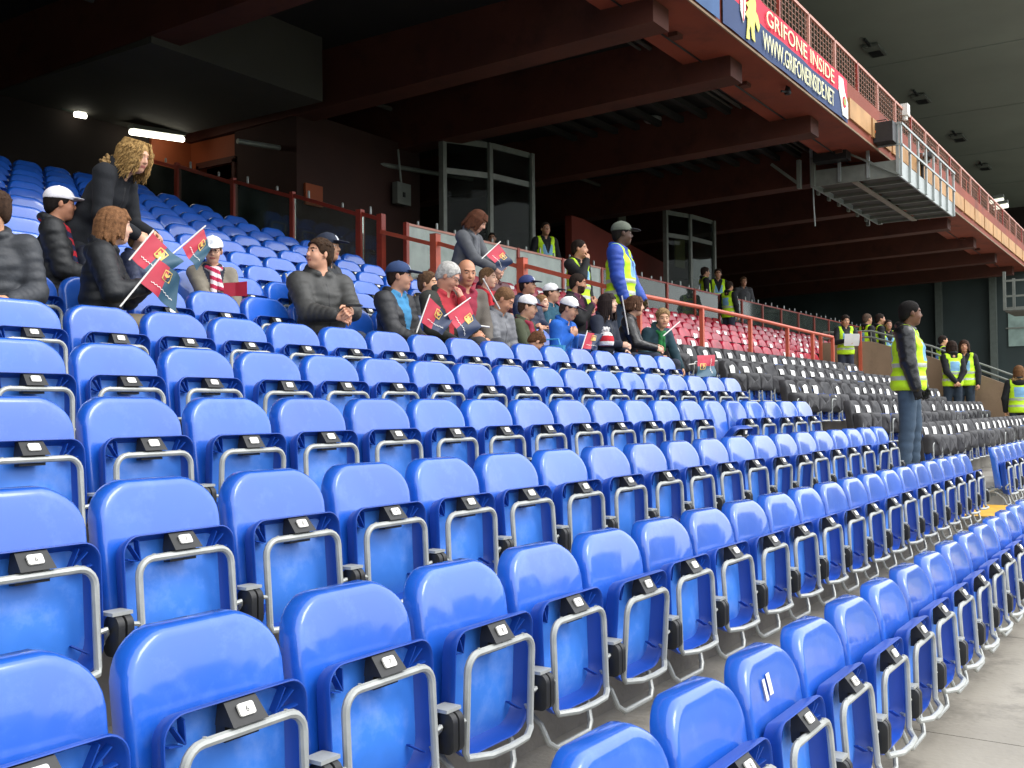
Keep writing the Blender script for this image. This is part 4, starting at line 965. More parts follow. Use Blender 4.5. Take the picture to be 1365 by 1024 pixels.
    if hr:
        P, Q = grow(HS(hr), .0034 if st_ == 'curly' else vox); link('hair', mesh_np('hair', P, Q, [hm]), root)
    # ---- hats
    if cap:
        kind, c1, c2 = cap
        if kind == 'cap':
            cp = [ell(Hh(-.014, 0, .045), (.112, .094, .092), Rh, .01), ell(Hh(-.014, 0, .139), (.008, .008, .006), Rh, .003), ell(Hh(.118, 0, .046), (.085, .075, .010), Rh@rotm('y', .14), .008)]
            HS(cp); n_ = Rh[:, 2]; z0 = hc@n_+.030*hs
            P, Q = grow(cp, max(vox*.9, .006), lambda x, y, z: (z0-(x*n_[0]+y*n_[1]+z*n_[2])).astype(np.float32))
            c = P[Q].mean(1); h = Hi(c); mi = ((h[:, 0] > .088) & (h[:, 2] < .062)).astype(int)
            mi[(h[:, 0] > .07) & (np.abs(h[:, 1]) < .016) & (np.abs(h[:, 2]-.085) < .024)] = 2
            link('cap', mesh_np('cap', P, Q, [fab(c1), fab(c2), fab('3a2030' if c1.startswith('e') else 'c8ccd2')], mi), root)
        else:
            cp = [ell(Hh(-.014, 0, .045), (.111, .093, .098), Rh, .01)]
            if kind == 'pompom': cp.append(ell(Hh(-.014, 0, .155), (.032, .032, .03), Rh, .005))
            HS(cp); n_ = Rh[:, 2]; z0 = hc@n_+.026*hs; P, Q = grow(cp, vox, lambda x, y, z: (z0-(x*n_[0]+y*n_[1]+z*n_[2])).astype(np.float32)); link('beanie', mesh_np('beanie', P, Q, [fab(c1)]), root)
    if glasses:
        m = MB(); Hh0 = Hh; Hh = lambda x, y, z: Hh0(x*hs, y*hs, z*hs)
        for s_ in (1, -1):
            m.tube([Hh(.098+.001*math.cos(a), s_*.033+.021*math.cos(a), .004+.017*math.sin(a)) for a in np.linspace(0, 2*math.pi, 15)[:-1]], .0022, 5, closed=True)
            m.tube([Hh(.095, s_*.054, .008), Hh(.0, s_*.084, .010)], .002, 5)
        m.tube([Hh(.098, .012, .006), Hh(.102, 0, .008), Hh(.098, -.012, .006)], .002, 5); m.obj('glasses', mat('spectacle_wire', hexc('6a6460'), rough=.3, metal=.8), root)
    if hood == 'fur':
        fu = []
        for k in range(420):
            a = rg.uniform(-1.9, 1.9); b = rg.normal()*.3
            q = (-.060-.040*math.cos(a)+.05*(1-math.cos(a)), .150*math.sin(a), hz+.525+.035*math.cos(a)-.06*(abs(a)/1.9)**2)
            fu.append(ell(U(*(np.array(q)+rg.normal(size=3)*.018)), rg.uniform(.007, .015, 3), None, .003))
        P, Q = grow(fu, max(vox, .007)); link('fur_trim', mesh_np('fur_trim', P, Q, [fab('94774e', 'hair')]), root)
    root['_w'] = 0; del root['_w']
    Mw = Matrix.Translation(loc)@Matrix.Rotation(rz, 4, 'Z')@Matrix.Scale(f, 4)
    return dict(root=root, hand={s_: np.array(Mw@Vector(W[s_]+(W[s_]-El[s_])/np.linalg.norm(W[s_]-El[s_])*.085)) for s_ in (1, -1)}, head=np.array(Mw@Vector(hc)), f=f)
# ------------------------------------------------------------------ who sits and stands where
def sit_at(px, py, r, ang, label, lean=0.0, f=1.02, hs=1.0, dy=-.12, **kw):
    a = R(ang); c = .085+.70*math.cos(lean)+.122+(hs-1)*.22+(.02 if 'cap' in kw else 0)
    off = .70*math.sin(lean)+.03; Yh = yl(r)+dy+math.sin(a)*off*f
    p = at(px, py, Y=Yh); sz = p[2]-fl(r)-c*f
    hip = np.array((p[0]-math.cos(a)*off*f, p[1]-math.sin(a)*off*f))
    SEAT_TAKEN[(r, round((hip[0]-.123)/S))] = 1
    return dict(loc=(hip[0], hip[1], fl(r)), rz=a, height=1.75*f, label=label, lean=lean, pose='sit', sitz=sz, hs=hs, **kw)
def stand_at(px, py, floor, ang, label, X=None, Y=None, lean=0.0, **kw):
    a = R(ang); p = at(px, py, X=X, Y=Y); c = .93+.70*math.cos(lean)+.122
    f = (p[2]-floor)/c; off = (.70*math.sin(lean)+.03)*f
    return dict(loc=(p[0]-math.cos(a)*off, p[1]-math.sin(a)*off, floor), rz=a, height=1.75*f, label=label, lean=lean, pose='stand', **kw)
HV = 'c6f31c'
SPEC = {
 'edge': sit_at(-9, 253, 7, -120, 'person in a dark grey jacket cut off by the left edge', hyaw=R(-75), top='33363b', hair=('short', '3e2c20'), legs='26272b', lean=.1, f=.92),
 'boycap': sit_at(80, 247, 8, -35, 'boy in a white cap, red and navy scarf and black puffer jacket', hyaw=R(8), top='17191b', hair=('short', '1c1512'), cap=('cap', 'ece9ee', 'e4dfe2'), scarf=('b81d2c', '1c2446'), legs='23262d', lean=.05, wr=(.30, -.05, .72), skin='b98062', f=0.92, hs=1.0),
 'girl': sit_at(152, 276, 7, -42, 'girl with straight brown hair in a black jacket holding two small flags', hyaw=R(18), top='14171b', hair=('bob', '7a5538'), female=True, legs='a3957d', hood=True, wr=(.36, -.14, .84), wl=(.36, .10, .90), lean=.12, skin='dcae94', vox=.0065, f=0.92, hs=1.03),
 'bun': sit_at(124, 289, 8, -40, 'person with brown tied hair half hidden behind the girl with flags', top='1b2130', hair=('bun', '7d5c3c'), female=True, f=0.9, hs=1.0),
 'child': sit_at(186, 301, 8, -60, 'small child in a red scarf mostly hidden by the girl with flags', top='2a3350', scarf=('c02a36', 'c02a36'), hair=('crop', '8a6a48'), skin='e2b79c', wl=(.2, .1, .8), f=0.7, hs=1.15),
 'kidspec': sit_at(284, 314, 8, -115, 'child in a white cap, glasses and striped scarf wearing a grey coat', hyaw=R(-18), hpitch=R(12), top='837c6e', topkind='fabric', inner='222738', scarf=('b8244c', 'e2d6da'), cap=('cap', 'f0eff0', 'e2e0e2'), hair=('crop', '5a4030'), glasses=True, wl=(.32, .14, .60), wr=(.34, -.04, .60), skin='d8a88a', vox=.0065, f=0.78, hs=1.12),
 'man': sit_at(428, 319, 7, -112, 'young man in a dark grey quilted jacket looking back over his shoulder', hyaw=R(-78), hpitch=R(-6), top='3a3a38', hair=('short', '3a291c'), hood=True, legs='232b3a', wl=(.40, .05, .80), wr=(.38, -.06, .76), skin='d79f80', vox=.006, lean=-.05),
 'behind': sit_at(437, 309, 8, -70, 'person in a dark cap hidden behind the man in the grey quilted jacket', top='1c1f24', cap=('cap', '20283a', '1b2130'), hair=('crop', '2a201a'), wr=(.15, -.42, .78), skin='c08f70'),
 'bluecap': sit_at(532, 347, 7, -82, 'boy in a blue cap and black puffer jacket with a pink lanyard', hyaw=R(24), top='26272a', inner='3d86b4', cap=('cap', '2b4068', '22304e'), hair=('crop', '2c2019'), legs='2a2c33', wr=(.36, -.12, .66), skin='c9957a', vox=.006, lean=.06, f=0.96, hs=1.04),
 'furhood': sit_at(571, 363, 8, -80, 'person with a brown fur trimmed hood behind the white haired man', top='26282a', hood='fur', hair=('short', '5c4430')),
 'old': sit_at(597, 349, 7, -98, 'white haired man with glasses and red jumper rubbing his face', hyaw=R(30), hpitch=R(26), top='33352f', topkind='fabric', inner='b3303a', hair=('grey', 'bdbab4'), glasses=True, legs='3a3b40', wl=(.20, .10, 1.05), wr=(.36, -.12, .64), palmL=(-.8, -.4, .3), cl=.8, skin='cf957b', vox=.006, lean=.14),
 'bald': sit_at(622, 345, 7, -108, 'balding man smiling in a grey jacket over a dark red jumper', hyaw=R(-14), hpitch=R(12), top='5f5850', topkind='fabric', inner='8c2038', hair=('bald', '2c221c'), legs='3c3d42', skin='c68c6c', vox=.006, lean=.10, wl=(.34, .06, .62)),
 'kidred': sit_at(650, 357, 8, -95, 'boy in a red scarf behind the balding man', hyaw=R(20), top='8c1f2c', topkind='fabric', scarf=('c4202c', 'b81c28'), hair=('crop', '7a5c40'), skin='dcab8e', lean=.1, f=0.86, hs=1.08),
 'beanie': sit_at(660, 345, 9, -100, 'person in a black beanie under the raised flag', hyaw=R(10), top='4a2028', cap=('beanie', '191a1e', ''), hair=('crop', '241b16'), skin='cc9a7e'),
 'boydown': sit_at(671, 382, 7, -90, 'brown haired boy in a grey jacket looking down', hyaw=R(22), hpitch=R(30), top='6f7074', hair=('crop', '73543a'), legs='45413f', wl=(.34, .10, .62), wr=(.36, -.06, .58), cl=.4, cr=.3, skin='c98f70', lean=.22, f=0.88, hs=1.1),
 'navycap': sit_at(703, 366, 8, -95, 'boy in a navy cap with a flat peak behind the child in the olive jacket', hyaw=R(15), top='242e48', cap=('cap', '343f70', '282d45'), hair=('crop', '2c211b'), skin='bb8668', f=0.86, hs=1.08),
 'olive': sit_at(703, 392, 7, -80, 'boy in a white cap with red peak and olive green jacket', hyaw=R(15), hpitch=R(10), top='474d38', topkind='fabric', scarf=('8c2038', '9a2a40'), cap=('cap', 'e9e7e6', '6a1e2c'), hair=('crop', '4a3526'), wl=(.20, .16, .97), wr=(.34, -.08, .62), palmL=(-.6, -.4, .2), skin='d5a283', lean=.1, vox=.0068, f=0.85, hs=1.1),
 'pinkchild': sit_at(722, 393, 8, -100, 'small fair child between the boys in white caps', hyaw=R(10), top='8fa3ad', topkind='fabric', hair=('crop', '8d6a48'), skin='e0b096', f=.74, hs=1.14, wr=(.22, -.04, .90), palmR=(-.8, .3, .2)),
 'lowchild': sit_at(714, 441, 7, -60, 'small brown haired child slumped low in front of the boy in olive', hpitch=R(35), hyaw=R(20), top='5a4636', topkind='fabric', hair=('short', '5d3d27'), skin='c9967a', f=.66, hs=1.2, lean=.35, dy=-.30),
 'wcap': sit_at(735, 377, 8, -85, 'boy in a white cap with dark peak and teal jacket', hyaw=R(12), top='1d4f63', topkind='fabric', cap=('cap', 'ebeaea', '26283a'), hair=('crop', '3a2b20'), skin='cf9d80', f=0.86, hs=1.08),
 'beard': sit_at(770, 365, 8, -82, 'bearded man in a black jacket and purple jumper resting his chin on his hand', hyaw=R(22), hpitch=R(6), top='1c1b1d', topkind='fabric', inner='55203c', hair=('crop', '2a201a'), beard='3c2c22', wr=(.24, -.05, .98), palmR=(-.6, .3, .3), skin='bd876a', vox=.0068),
 'blueboy': sit_at(758, 394, 7, -88, 'boy in a bright blue jacket and white cap with both hands at his mouth', hyaw=R(14), hpitch=R(14), top='1d62c0', topkind='fabric', cap=('cap', 'e6e4e4', '3a1c2a'), hair=('crop', '3c2c22'), wl=(.22, .06, .93), wr=(.22, -.05, .92), palmL=(-.8, -.3, .2), palmR=(-.8, .3, .2), skin='cc997c', legs='6f6a63', lean=.2, vox=.0068, f=0.9, hs=1.08),
 'girlnavy': sit_at(810, 391, 7, -92, 'girl with a dark fringe in a navy coat holding a flag stick', hyaw=R(10), hpitch=R(-8), top='1d2434', topkind='fabric', hair=('long', '2c2220'), female=True, wr=(.38, -.16, .74), wl=(.34, .06, .66), skin='d6a88e', lean=.12, vox=.0068, f=0.94, hs=1.04),
 'girlleather': sit_at(846, 394, 7, -70, 'girl with brown hair in profile wearing a black leather jacket', hyaw=R(8), top='1d1b1b', topkind='leather', hair=('bun', '523828'), female=True, wr=(.42, -.10, .70), wl=(.42, .10, .72), skin='d3a488', lean=.18, vox=.0068, f=0.94, hs=1.04),
 'boygreen': sit_at(884, 411, 7, -112, 'fair haired boy in a dark jacket and green scarf at the row end', hyaw=R(-28), hpitch=R(-2), top='1c3a44', topkind='fabric', scarf=('1f7a3c', '186030'), hair=('short', '8f7350'), wl=(.48, .20, .46), wr=(.36, -.10, .66), skin='d6a181', lean=.42, vox=.0068, dy=-.05, f=0.92, hs=1.06),
 'blonde': stand_at(182, 183, fl(8), -62, 'woman with curly blonde hair bending forward in a black parka with fur hood', Y=6.25, lean=.60, hyaw=R(-14), hpitch=R(2), top='12151b', hs=.95, hair=('curly', 'a58452'), female=True, hood='fur', legs='1c1f26', wl=(.50, .12, .92), wr=(.46, -.08, .90), skin='d9a486', vox=.006, topkind='fabric', coat=True, bulk=1.0),
 'woman': stand_at(636, 280, fl(9), -84, 'woman with auburn bob and grey jumper standing and unrolling a small flag', Y=7.0, lean=.34, hyaw=R(18), hpitch=R(26), top='54565a', topkind='fabric', hair=('bob', '53301f'), female=True, scarf=('6a6c70', '63656a'), wl=(.52, .10, 1.06), wr=(.50, -.02, 1.00), legs='25272c', skin='d3a086', vox=.0065),
 'capsteward': stand_at(829, 298, fl(8), -78, 'tall steward in a blue jacket, patterned cap and yellow vest on the aisle', X=11.98, hyaw=R(28), bulk=1.05, top='2146a4', vest=HV, cap=('cap', '5e6458', '1e2228'), hair=('crop', '17110e'), legs='27384c', skin='4e3426', wr=(.12, -.22, .86), wl=(.22, .16, .90), vox=.0072),
 'phone': stand_at(772, 321, fl(9), -95, 'steward in a yellow vest holding a hand to his face behind the rail', Y=7.95, hyaw=R(25), top='17191c', topkind='fabric', vest=HV, hair=('crop', '241b16'), legs='1e2126', wr=(.22, -.10, 1.45), palmR=(-.8, .2, .3), skin='c38f70', vox=.009),
 'glassman': stand_at(727, 297, CZ, -125, 'steward in a yellow vest standing behind the scratched glass', Y=11.2, top='15171a', topkind='fabric', vest=HV, hair=('crop', '2b211b'), skin='b08062', vox=.011),
 'darkman': stand_at(656, 311, CZ, -150, 'person in dark clothes in the shade behind the woman with the flag', Y=11.6, top='131417', hair=('crop', '1a1411'), skin='8f6850', vox=.013),
 'st1': stand_at(940, 357, CZ, -50, 'steward in a yellow vest, leftmost of the group by the glass booth', Y=11.0, top='15171a', topkind='fabric', vest=HV, hair=('short', '2c211a'), skin='bd8b6e', vox=.013),
 'st2': stand_at(957, 359, CZ, -150, 'steward facing the seats in a yellow vest with blue print, beside the booth', Y=11.0, top='1b1d22', topkind='fabric', vest=HV, hair=('short', '2a1f18'), skin='bd8b6e', vox=.013),
 'st3': stand_at(972, 376, fl(12), -20, 'steward in a yellow vest seen from the side in front of the glass', Y=9.9, top='15171a', topkind='fabric', vest=HV, hair=('short', '2a1f18'), skin='b98668', vox=.013),
 'greyman': stand_at(991, 370, CZ, -140, 'person in a grey coat standing right of the stewards behind the glass', Y=11.0, top='4c4d50', topkind='fabric', hair=('short', '57402e'), skin='b98668', vox=.014),
 'paperman': stand_at(1127, 421, fl(8), -146, 'steward in a yellow vest reading a white sheet of paper', X=23.1, hpitch=R(12), top='17191c', topkind='fabric', vest=HV, hair=('short', '241a14'), skin='c99474', wl=(.30, .10, 1.12), wr=(.30, -.10, 1.14), cl=.5, cr=.5, vox=.012),
 'fs1': stand_at(1156, 419, fl(8), -40, 'steward in a yellow vest far behind the tan parapet, left of a pair', X=26.4, top='15171a', topkind='fabric', vest=HV, hair=('crop', '57463a'), skin='b98668', vox=.016),
 'fs2': stand_at(1173, 419, fl(8), -60, 'steward in a yellow vest behind the tan parapet, middle of three', X=27.3, top='15171a', topkind='fabric', vest=HV, hair=('crop', '241a14'), skin='b98668', vox=.016),
 'fs3': stand_at(1184, 427, fl(8), -150, 'steward in a yellow vest behind the tan parapet, rightmost of three', X=27.3, top='15171a', topkind='fabric', vest=HV, hair=('crop', '241a14'), skin='a9785c', vox=.016),
 'big': stand_at(1213, 403, fl(4)+.0, -84, 'steward in jeans, black jacket and yellow vest standing in profile on the aisle', X=12.15, hyaw=R(26), top='191a1c', topkind='leather', vest=HV, hair=('crop', '120e0c'), legs='3d5064', skin='6a4632', wr=(.10, -.24, .84), wl=(.12, .23, .86), gloves='151517', vox=.0072, hood=True, bulk=1.8),
 'pairl': stand_at(1268, 455, fl(5), 35, 'steward with dark shoulder length hair seen from behind, hands behind her back', X=23.1, top='14161a', topkind='fabric', vest=HV, hair=('bob', '2c1f18'), female=True, legs='22303e', wl=(-.20, .03, .92), wr=(-.20, -.03, .92), vox=.012),
 'pairr': stand_at(1285, 454, fl(5), -170, 'steward facing her colleague in a yellow vest on the far aisle', X=23.6, top='14161a', topkind='fabric', vest=HV, hair=('bob', '3a261c'), female=True, legs='22303e', vox=.012, skin='c08a6c'),
 'fs4': stand_at(1257, 448, fl(6.4), -60, 'small distant steward in a yellow vest beyond the far aisle', X=28.2, top='14161a', topkind='fabric', vest=HV, hair=('crop', '241a14'), vox=.016),
 'edger': stand_at(1358, 488, fl(3), 10, 'steward in a yellow vest at the right edge of the picture', X=22.9, top='15171a', topkind='fabric', vest=HV, hair=('bob', '6b4a2e'), hood='fur', wr=(.2, -.25, .95), vox=.012),
}

# ------------------------------------------------------------------ the seats themselves
ALL = []
for r in range(1, 19):
    for k in range(-3, K_END+1): ALL.append((r, k))
for r in range(1, 8):
    for k in range(KB0, KB1+1): ALL.append((r, k))
VIS = []
for (r, k) in ALL:
    s = seen(colx(k), yl(r)+.05, fl(r)+LAB)
    if s: VIS.append((s[0], r, k, s[1], s[2]))
COVERED = set((r, k) for _, r, k, _, _ in VIS if k >= KB0 and r >= 3)
blue = sorted(VIS, key=lambda t: t[0])
KEEP = set((r, k) for _, r, k, _, _ in blue[:300])
REST = [(r, k) for _, r, k, _, _ in blue[300:]]
HY, HZ_ = .02, LAB-.25
def hinge_rot(o, a):
    o.rotation_euler = (a, 0, 0); c, s = math.cos(a), math.sin(a)
    o.location = (0, HY-(c*HY-s*HZ_), HZ_-(s*HY+c*HZ_))
leftmost = {}
for _, r, k, u, v in VIS:
    if k <= K_END and u > -40: leftmost[r] = min(leftmost.get(r, 99), k)
def seat_label(r, k):
    row = ROWN[r-1]
    if k > K_END: return f"blue folding seat right of the aisle, {row} row from the front, {ordinal(k-KB0+1)} past the aisle"
    if r >= 8: return f"blue folding seat in the upper block, {row} row from the front, {ordinal(K_END-k+1)} from the aisle"
    return f"blue folding seat with silver frame, {row} row from the front, {ordinal(k-leftmost.get(r, k)+1)} from the left edge"
def make_seat(r, k):
    jit = random.uniform(-1, 1)
    t = thing('stadium_seat', (colx(k), yl(r), fl(r)), R(.7*jit), seat_label(r, k), 'seat', 'blue stadium seats')
    link('backrest', BACK, t)
    taken = (r, k) in SEAT_TAKEN
    ang = R(78) if taken else R(random.uniform(-4.5, -.5)) if random.random() < .9 else R(random.uniform(0, 5))
    if (r, k) == (4, 17): ang = R(40)
    pan = link('seat_pan', PAN, t); fr_ = link('frame', FRAME, t); hinge_rot(pan, ang); hinge_rot(fr_, ang)
    br = link('number_bracket', BRKT, t); hinge_rot(br, ang)
    link('number_plate', PLATE, br)
    if r <= 3 and k < 12: link('digit_print', digits(k+3 if k > -3 else 1), br)
    if r <= 8 and not (k > K_END and r > 2):
        o = link('hinge_block', HINGE, t); o.location = (S/2, -.04, 0)
        o = link('hinge_clip', CLIP, t); o.location = (S/2, -.02, .003)
        link('support_leg', LEG, t)
    if (r, k) == (1, 6):
        for dx, dz, w in ((-.085, .022, .022), (-.045, .030, .030)):
            m = MB(); pts = []
            for a_ in (0, 1):
                row_ = []
                for b_ in range(5):
                    x = dx+w*a_; zz = .09+dz+.062*b_/4; y = .040+.072*((zz+.235)/.47)**2+.016*(1-(x/.23)**2)-.009
                    row_.append((x, y, zz+LAB-.055))
                pts.append(row_)
            m.grid(pts); o = m.obj('sticker', M_PAPER, t)
        t['label'] = 'blue folding seat with two white stickers on its back, front row'
for (r, k) in sorted(KEEP): make_seat(r, k)
def merged(name, meshes, places, lab, cat, parent=None):
    Vs, Fs, Mi, n, mats = [], [], [], 0, []
    for me in meshes: mats.append(me.materials[0])
    data = []
    for i, me in enumerate(meshes):
        co = np.empty(len(me.vertices)*3); me.vertices.foreach_get('co', co); data.append((co.reshape(-1, 3), [tuple(p.vertices) for p in me.polygons]))
    for (x, y, z) in places:
        for i, (co, fs) in enumerate(data):
            Vs.append(co+np.array((x, y, z))); Fs += [tuple(q+n for q in f_) for f_ in fs]; Mi += [i]*len(fs); n += len(co)
    me = bpy.data.meshes.new(name); me.from_pydata(np.concatenate(Vs).tolist(), [], Fs); me.update()
    for mm in mats: me.materials.append(mm)
    me.polygons.foreach_set('material_index', Mi); me.polygons.foreach_set('use_smooth', [True]*len(Fs))
    return tag(link(name, me), lab, cat, kind='stuff')
far_places = [(colx(k), yl(r), fl(r)) for (r, k) in REST]
for r in range(4, 9):
    for k in range(49, 66):
        if seen(colx(k), yl(r), fl(r)+LAB): far_places.append((colx(k), yl(r), fl(r)))
merged('distant_seats', [BACK, PAN, FRAME], far_places, 'most distant blue folding seats at the top and far right of the stand', 'seats')

# black covers with a white sheet of paper over the seats right of the aisle
def back_y(x, zz): return .040+.072*((zz+.235)/.47)**2+.016*(1-(x/.23)**2)
def cover_mesh(seed):
    rg = np.random.default_rng(seed); me = BACK.copy(); co = np.empty(len(me.vertices)*3); me.vertices.foreach_get('co', co); co = co.reshape(-1, 3)
    zc = LAB-.055; ph = rg.uniform(0, 6, 4)
    fr = co[:, 1] < .10+.07*((co[:, 2]-zc+.235)/.47)
    w = .006*np.sin(co[:, 0]*26+ph[0]+3*np.sin(co[:, 2]*14+ph[1]))+.005*np.sin(co[:, 2]*44+ph[2]+co[:, 0]*12)
    co[:, 0] *= 1.045; co[:, 2] = zc+(co[:, 2]-zc)*1.045+.004; co[:, 1] += np.where(fr, -.012+w, .010)
    me.vertices.foreach_set('co', co.ravel()); me.update(); me.materials.clear(); me.materials.append(M_COVER); me.name = 'back_cover'; return me
def flap_mesh(seed):
    rg = np.random.default_rng(seed+9); m = MB(); o2 = rrect(.452, .25, .06, .035, 6); ph = rg.uniform(0, 6)
    rg_ = lambda s, y: [(x*s, y+.008*math.sin(x*21+ph)+.006*math.sin(z*40+ph*2), z*s+LAB-.075-(.02*math.sin(x*9+ph) if z < -.1 else 0)) for x, z in o2]
    m.rings([rg_(.02, -.062), rg_(.5, -.060), rg_(.85, -.050), rg_(.97, -.032), rg_(1.0, .0), rg_(1.0, .05)], True, True); return m.mesh('pan_flap', M_COVER, ang=60)
def sheet_mesh(seed):
    rg = np.random.default_rng(seed+50); sk = rg.normal()*.05; P = []
    for i in range(5):
        row_ = []
        for j in range(6):
            x = -.088+.176*i/4; zz = .205-.028*j
            row_.append((x+sk*(j/5-.5), back_y(x, zz)-.026+(.02 if j == 0 else 0)+rg.normal()*.0015, LAB-.055+zz*1.02+(.002 if j else .004)))
        P.append(row_)
    m = MB(); m.grid(P); return m.mesh('paper_sheet', M_PAPER, ang=180)
COV = [cover_mesh(i) for i in range(4)]; FLAP = [flap_mesh(i) for i in range(4)]; SHEET = [sheet_mesh(i) for i in range(4)]
for (r, k) in sorted(COVERED):
    t = thing('seat_cover', (colx(k), yl(r), fl(r)), R(random.uniform(-2.5, 2.5)), f"black cloth seat cover, {ROWN[r-1]} row from the front, {ordinal(k-KB0+1)} past the aisle", 'seat cover', 'black seat covers with white sheets')
    link('back_cover', COV[random.randrange(4)], t); o = link('pan_flap', FLAP[random.randrange(4)], t); o.location.z = random.uniform(-.03, .01)
    if random.random() < .88: o = link('paper_sheet', SHEET[random.randrange(4)], t); o.location = (random.uniform(-.05, .05), 0, 0)
# red seats behind the rail
REDB = BACK.copy(); REDB.materials.clear(); REDB.materials.append(M_REDSEAT)
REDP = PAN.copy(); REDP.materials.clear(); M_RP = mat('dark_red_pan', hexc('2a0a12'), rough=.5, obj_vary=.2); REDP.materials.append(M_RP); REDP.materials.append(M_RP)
pw_ = SPEC['phone']['loc']; s3_ = SPEC['st3']['loc']
for r in range(8, 13):
    for k in range(26, 66):
        s = seen(colx(k), yl(r), fl(r)+LAB)
        if not s or (r < 9 and k > 44) or any(abs(colx(k)-q[0]) < .42 and abs(yl(r)-.1-q[1]) < .45 for q in (pw_, s3_)): continue
        t = thing('red_stadium_seat', (colx(k), yl(r), fl(r)), R(random.uniform(-2, 2)), f"glossy red seat behind the guard rail, {['first','second','third','fourth','fifth'][r-8]} row back, {ordinal(k-25)} from the aisle", 'seat', 'red seats behind the rail')
        o = link('backrest', REDB, t); o.location.z = random.uniform(-.015, .015)
        o = link('seat_pan', REDP, t); hinge_rot(o, R(random.uniform(-4, 2)))
        if random.random() < .4: o = link('paper_sheet', SHEET[random.randrange(4)], t); o.location = (random.uniform(-.08, .08), .012, -.02)

# ------------------------------------------------------------------ build the people
PPL = {}
for key, sp in SPEC.items(): PPL[key] = person(**sp)

# ------------------------------------------------------------------ flags and held things
M_FRED = mat('flag_red', hexc('b51f3a'), rough=.55, vary=.1, scale=8); M_FNAVY = mat('flag_navy', hexc('17294a'), rough=.55, vary=.12, scale=8); M_FTEAL = mat('flag_teal', hexc('2c5468'), rough=.55, vary=.12, scale=8)
M_GOLD = mat('crest_gold', hexc('d8b45a'), rough=.5, vary=.1); M_STICK = mat('white_stick', hexc('d9d6cf'), rough=.5)
def flag(stick, corners, Ys, label, navy=M_FNAVY, crest=True, wave=.016, Yst=None):
    """stick: two pixels; corners: tip edge, low edge (both on the stick), far low, far top; Ys: distances up the stand of stick and far edge"""
    Y0, Y1 = Ys; Yst = Yst or (Y0, Y0)
    a, b = at(*stick[0], Y=Yst[0]), at(*stick[1], Y=Yst[1])
    t = thing('hand_flag', a, 0, label, 'flag', 'small red and navy hand flags'); o0 = np.array(a)
    m = MB(); m.tube([a-o0, b-o0], .006, 8); m.obj('stick', M_STICK, t)
    c = [at(*corners[0], Y=Y0)-o0, at(*corners[1], Y=Y0)-o0, at(*corners[2], Y=Y1)-o0, at(*corners[3], Y=Y1)-o0]
    nrm = np.cross(c[1]-c[0], c[3]-c[0]); nrm /= np.linalg.norm(nrm)
    ph = (stick[0][0] % 7)*.9
    if nrm@(-np.array(a)) < 0: nrm = -nrm                       # towards the viewer's side
    def F(u, v, d=0):           # u along the stick, v away from it
        p = c[0]*(1-u)*(1-v)+c[1]*u*(1-v)+c[2]*u*v+c[3]*(1-u)*v
        return p+nrm*(wave*math.sin(v*4.6+u*1.9+ph)*v**.8+.012*math.sin(v*11+u*5+ph)*v+d)
    n = 14
    for lo_, hi_, nm, mt in ((0, .5, 'red_half', M_FRED), (.5, 1, 'navy_half', navy)):
        m = MB(); m.grid([[F(i/n, lo_+(hi_-lo_)*j/7, .0006) for j in range(8)] for i in range(n+1)]); m.grid([[F(i/n, lo_+(hi_-lo_)*j/7, -.0006) for j in range(7, -1, -1)] for i in range(n+1)]); half = m.obj(nm, mt, t)
    if crest:
        for sd in (.004, -.004):
            def patch(poly, mt, nm, e):
                m = MB(); m.add([F(u, v, sd*e) for u, v in poly], [tuple(range(len(poly)))]); return m.obj(nm, mt, t, smooth=False)
            rr = [(.30+(.20*math.cos(q))*(1 if abs(math.cos(q)) > .3 else 1.1), .52+.15*math.sin(q)) for q in np.linspace(0, 2*math.pi, 13)[:-1]]
            sq = [(.14, .38), (.44, .38), (.48, .46), (.46, .64), (.14, .66), (.11, .52)]
            patch(sq, M_GOLD, 'crest', 1.0); patch([(.17, .41), (.41, .41), (.44, .47), (.43, .515), (.16, .515)], M_FRED, 'crest_field', 1.7)
            patch([(.16, .53), (.42, .53), (.42, .61), (.17, .63)], M_FNAVY, 'crest_field', 1.7); patch([(.22, .44), (.34, .42), (.38, .50), (.32, .58), (.22, .60), (.28, .52)], M_GOLD, 'crest_beast', 2.4)
            m = MB(); P_ = [[F(.74+.02*math.sin(j*1.9)+w_*(.02+.012*math.sin(j*3.1)), .18+.68*j/24, sd*1.5) for w_ in (0, 1)] for j in range(25)]; m.grid(P_); m.obj('script_line', M_WHITEP, t, smooth=False)
    return t
flag(((160, 409), (214, 343)), ((212, 346), (187, 377), (234, 416), (241, 369)), (5.40, 5.32), 'red and teal flag with crest held low by the girl in black', M_FTEAL)
flag(((172, 347), (205, 307)), ((203, 310), (175, 344), (206, 376), (243, 350)), (5.62, 5.55), 'red and teal flag held behind the first by the girl in black', M_FTEAL)
flag(((226, 342), (274, 301)), ((271, 305), (243, 330), (262, 361), (281, 331)), (6.15, 6.10), 'red and teal flag held up in front of the child with glasses', M_FTEAL)
flag(((555, 444), (573, 393)), ((572, 396), (562, 430), (589, 447), (603, 424)), (5.38, 5.30), 'red and navy flag held by the boy in the blue cap')
flag(((592, 422), (627, 397)), ((624, 400), (597, 420), (616, 458), (639, 437)), (5.30, 5.24), 'red and navy flag with crest hanging in front of the white haired man')
flag(((642, 345), (667, 322)), ((665, 325), (648, 340), (669, 362), (683, 351)), (6.35, 6.30), 'red and navy flag being unrolled by the woman in grey')
flag(((774, 470), (783, 441)), ((783, 443), (776, 464), (796, 468), (802, 446)), (5.30, 5.25), 'red and navy flag on the lap of the girl in the navy coat')
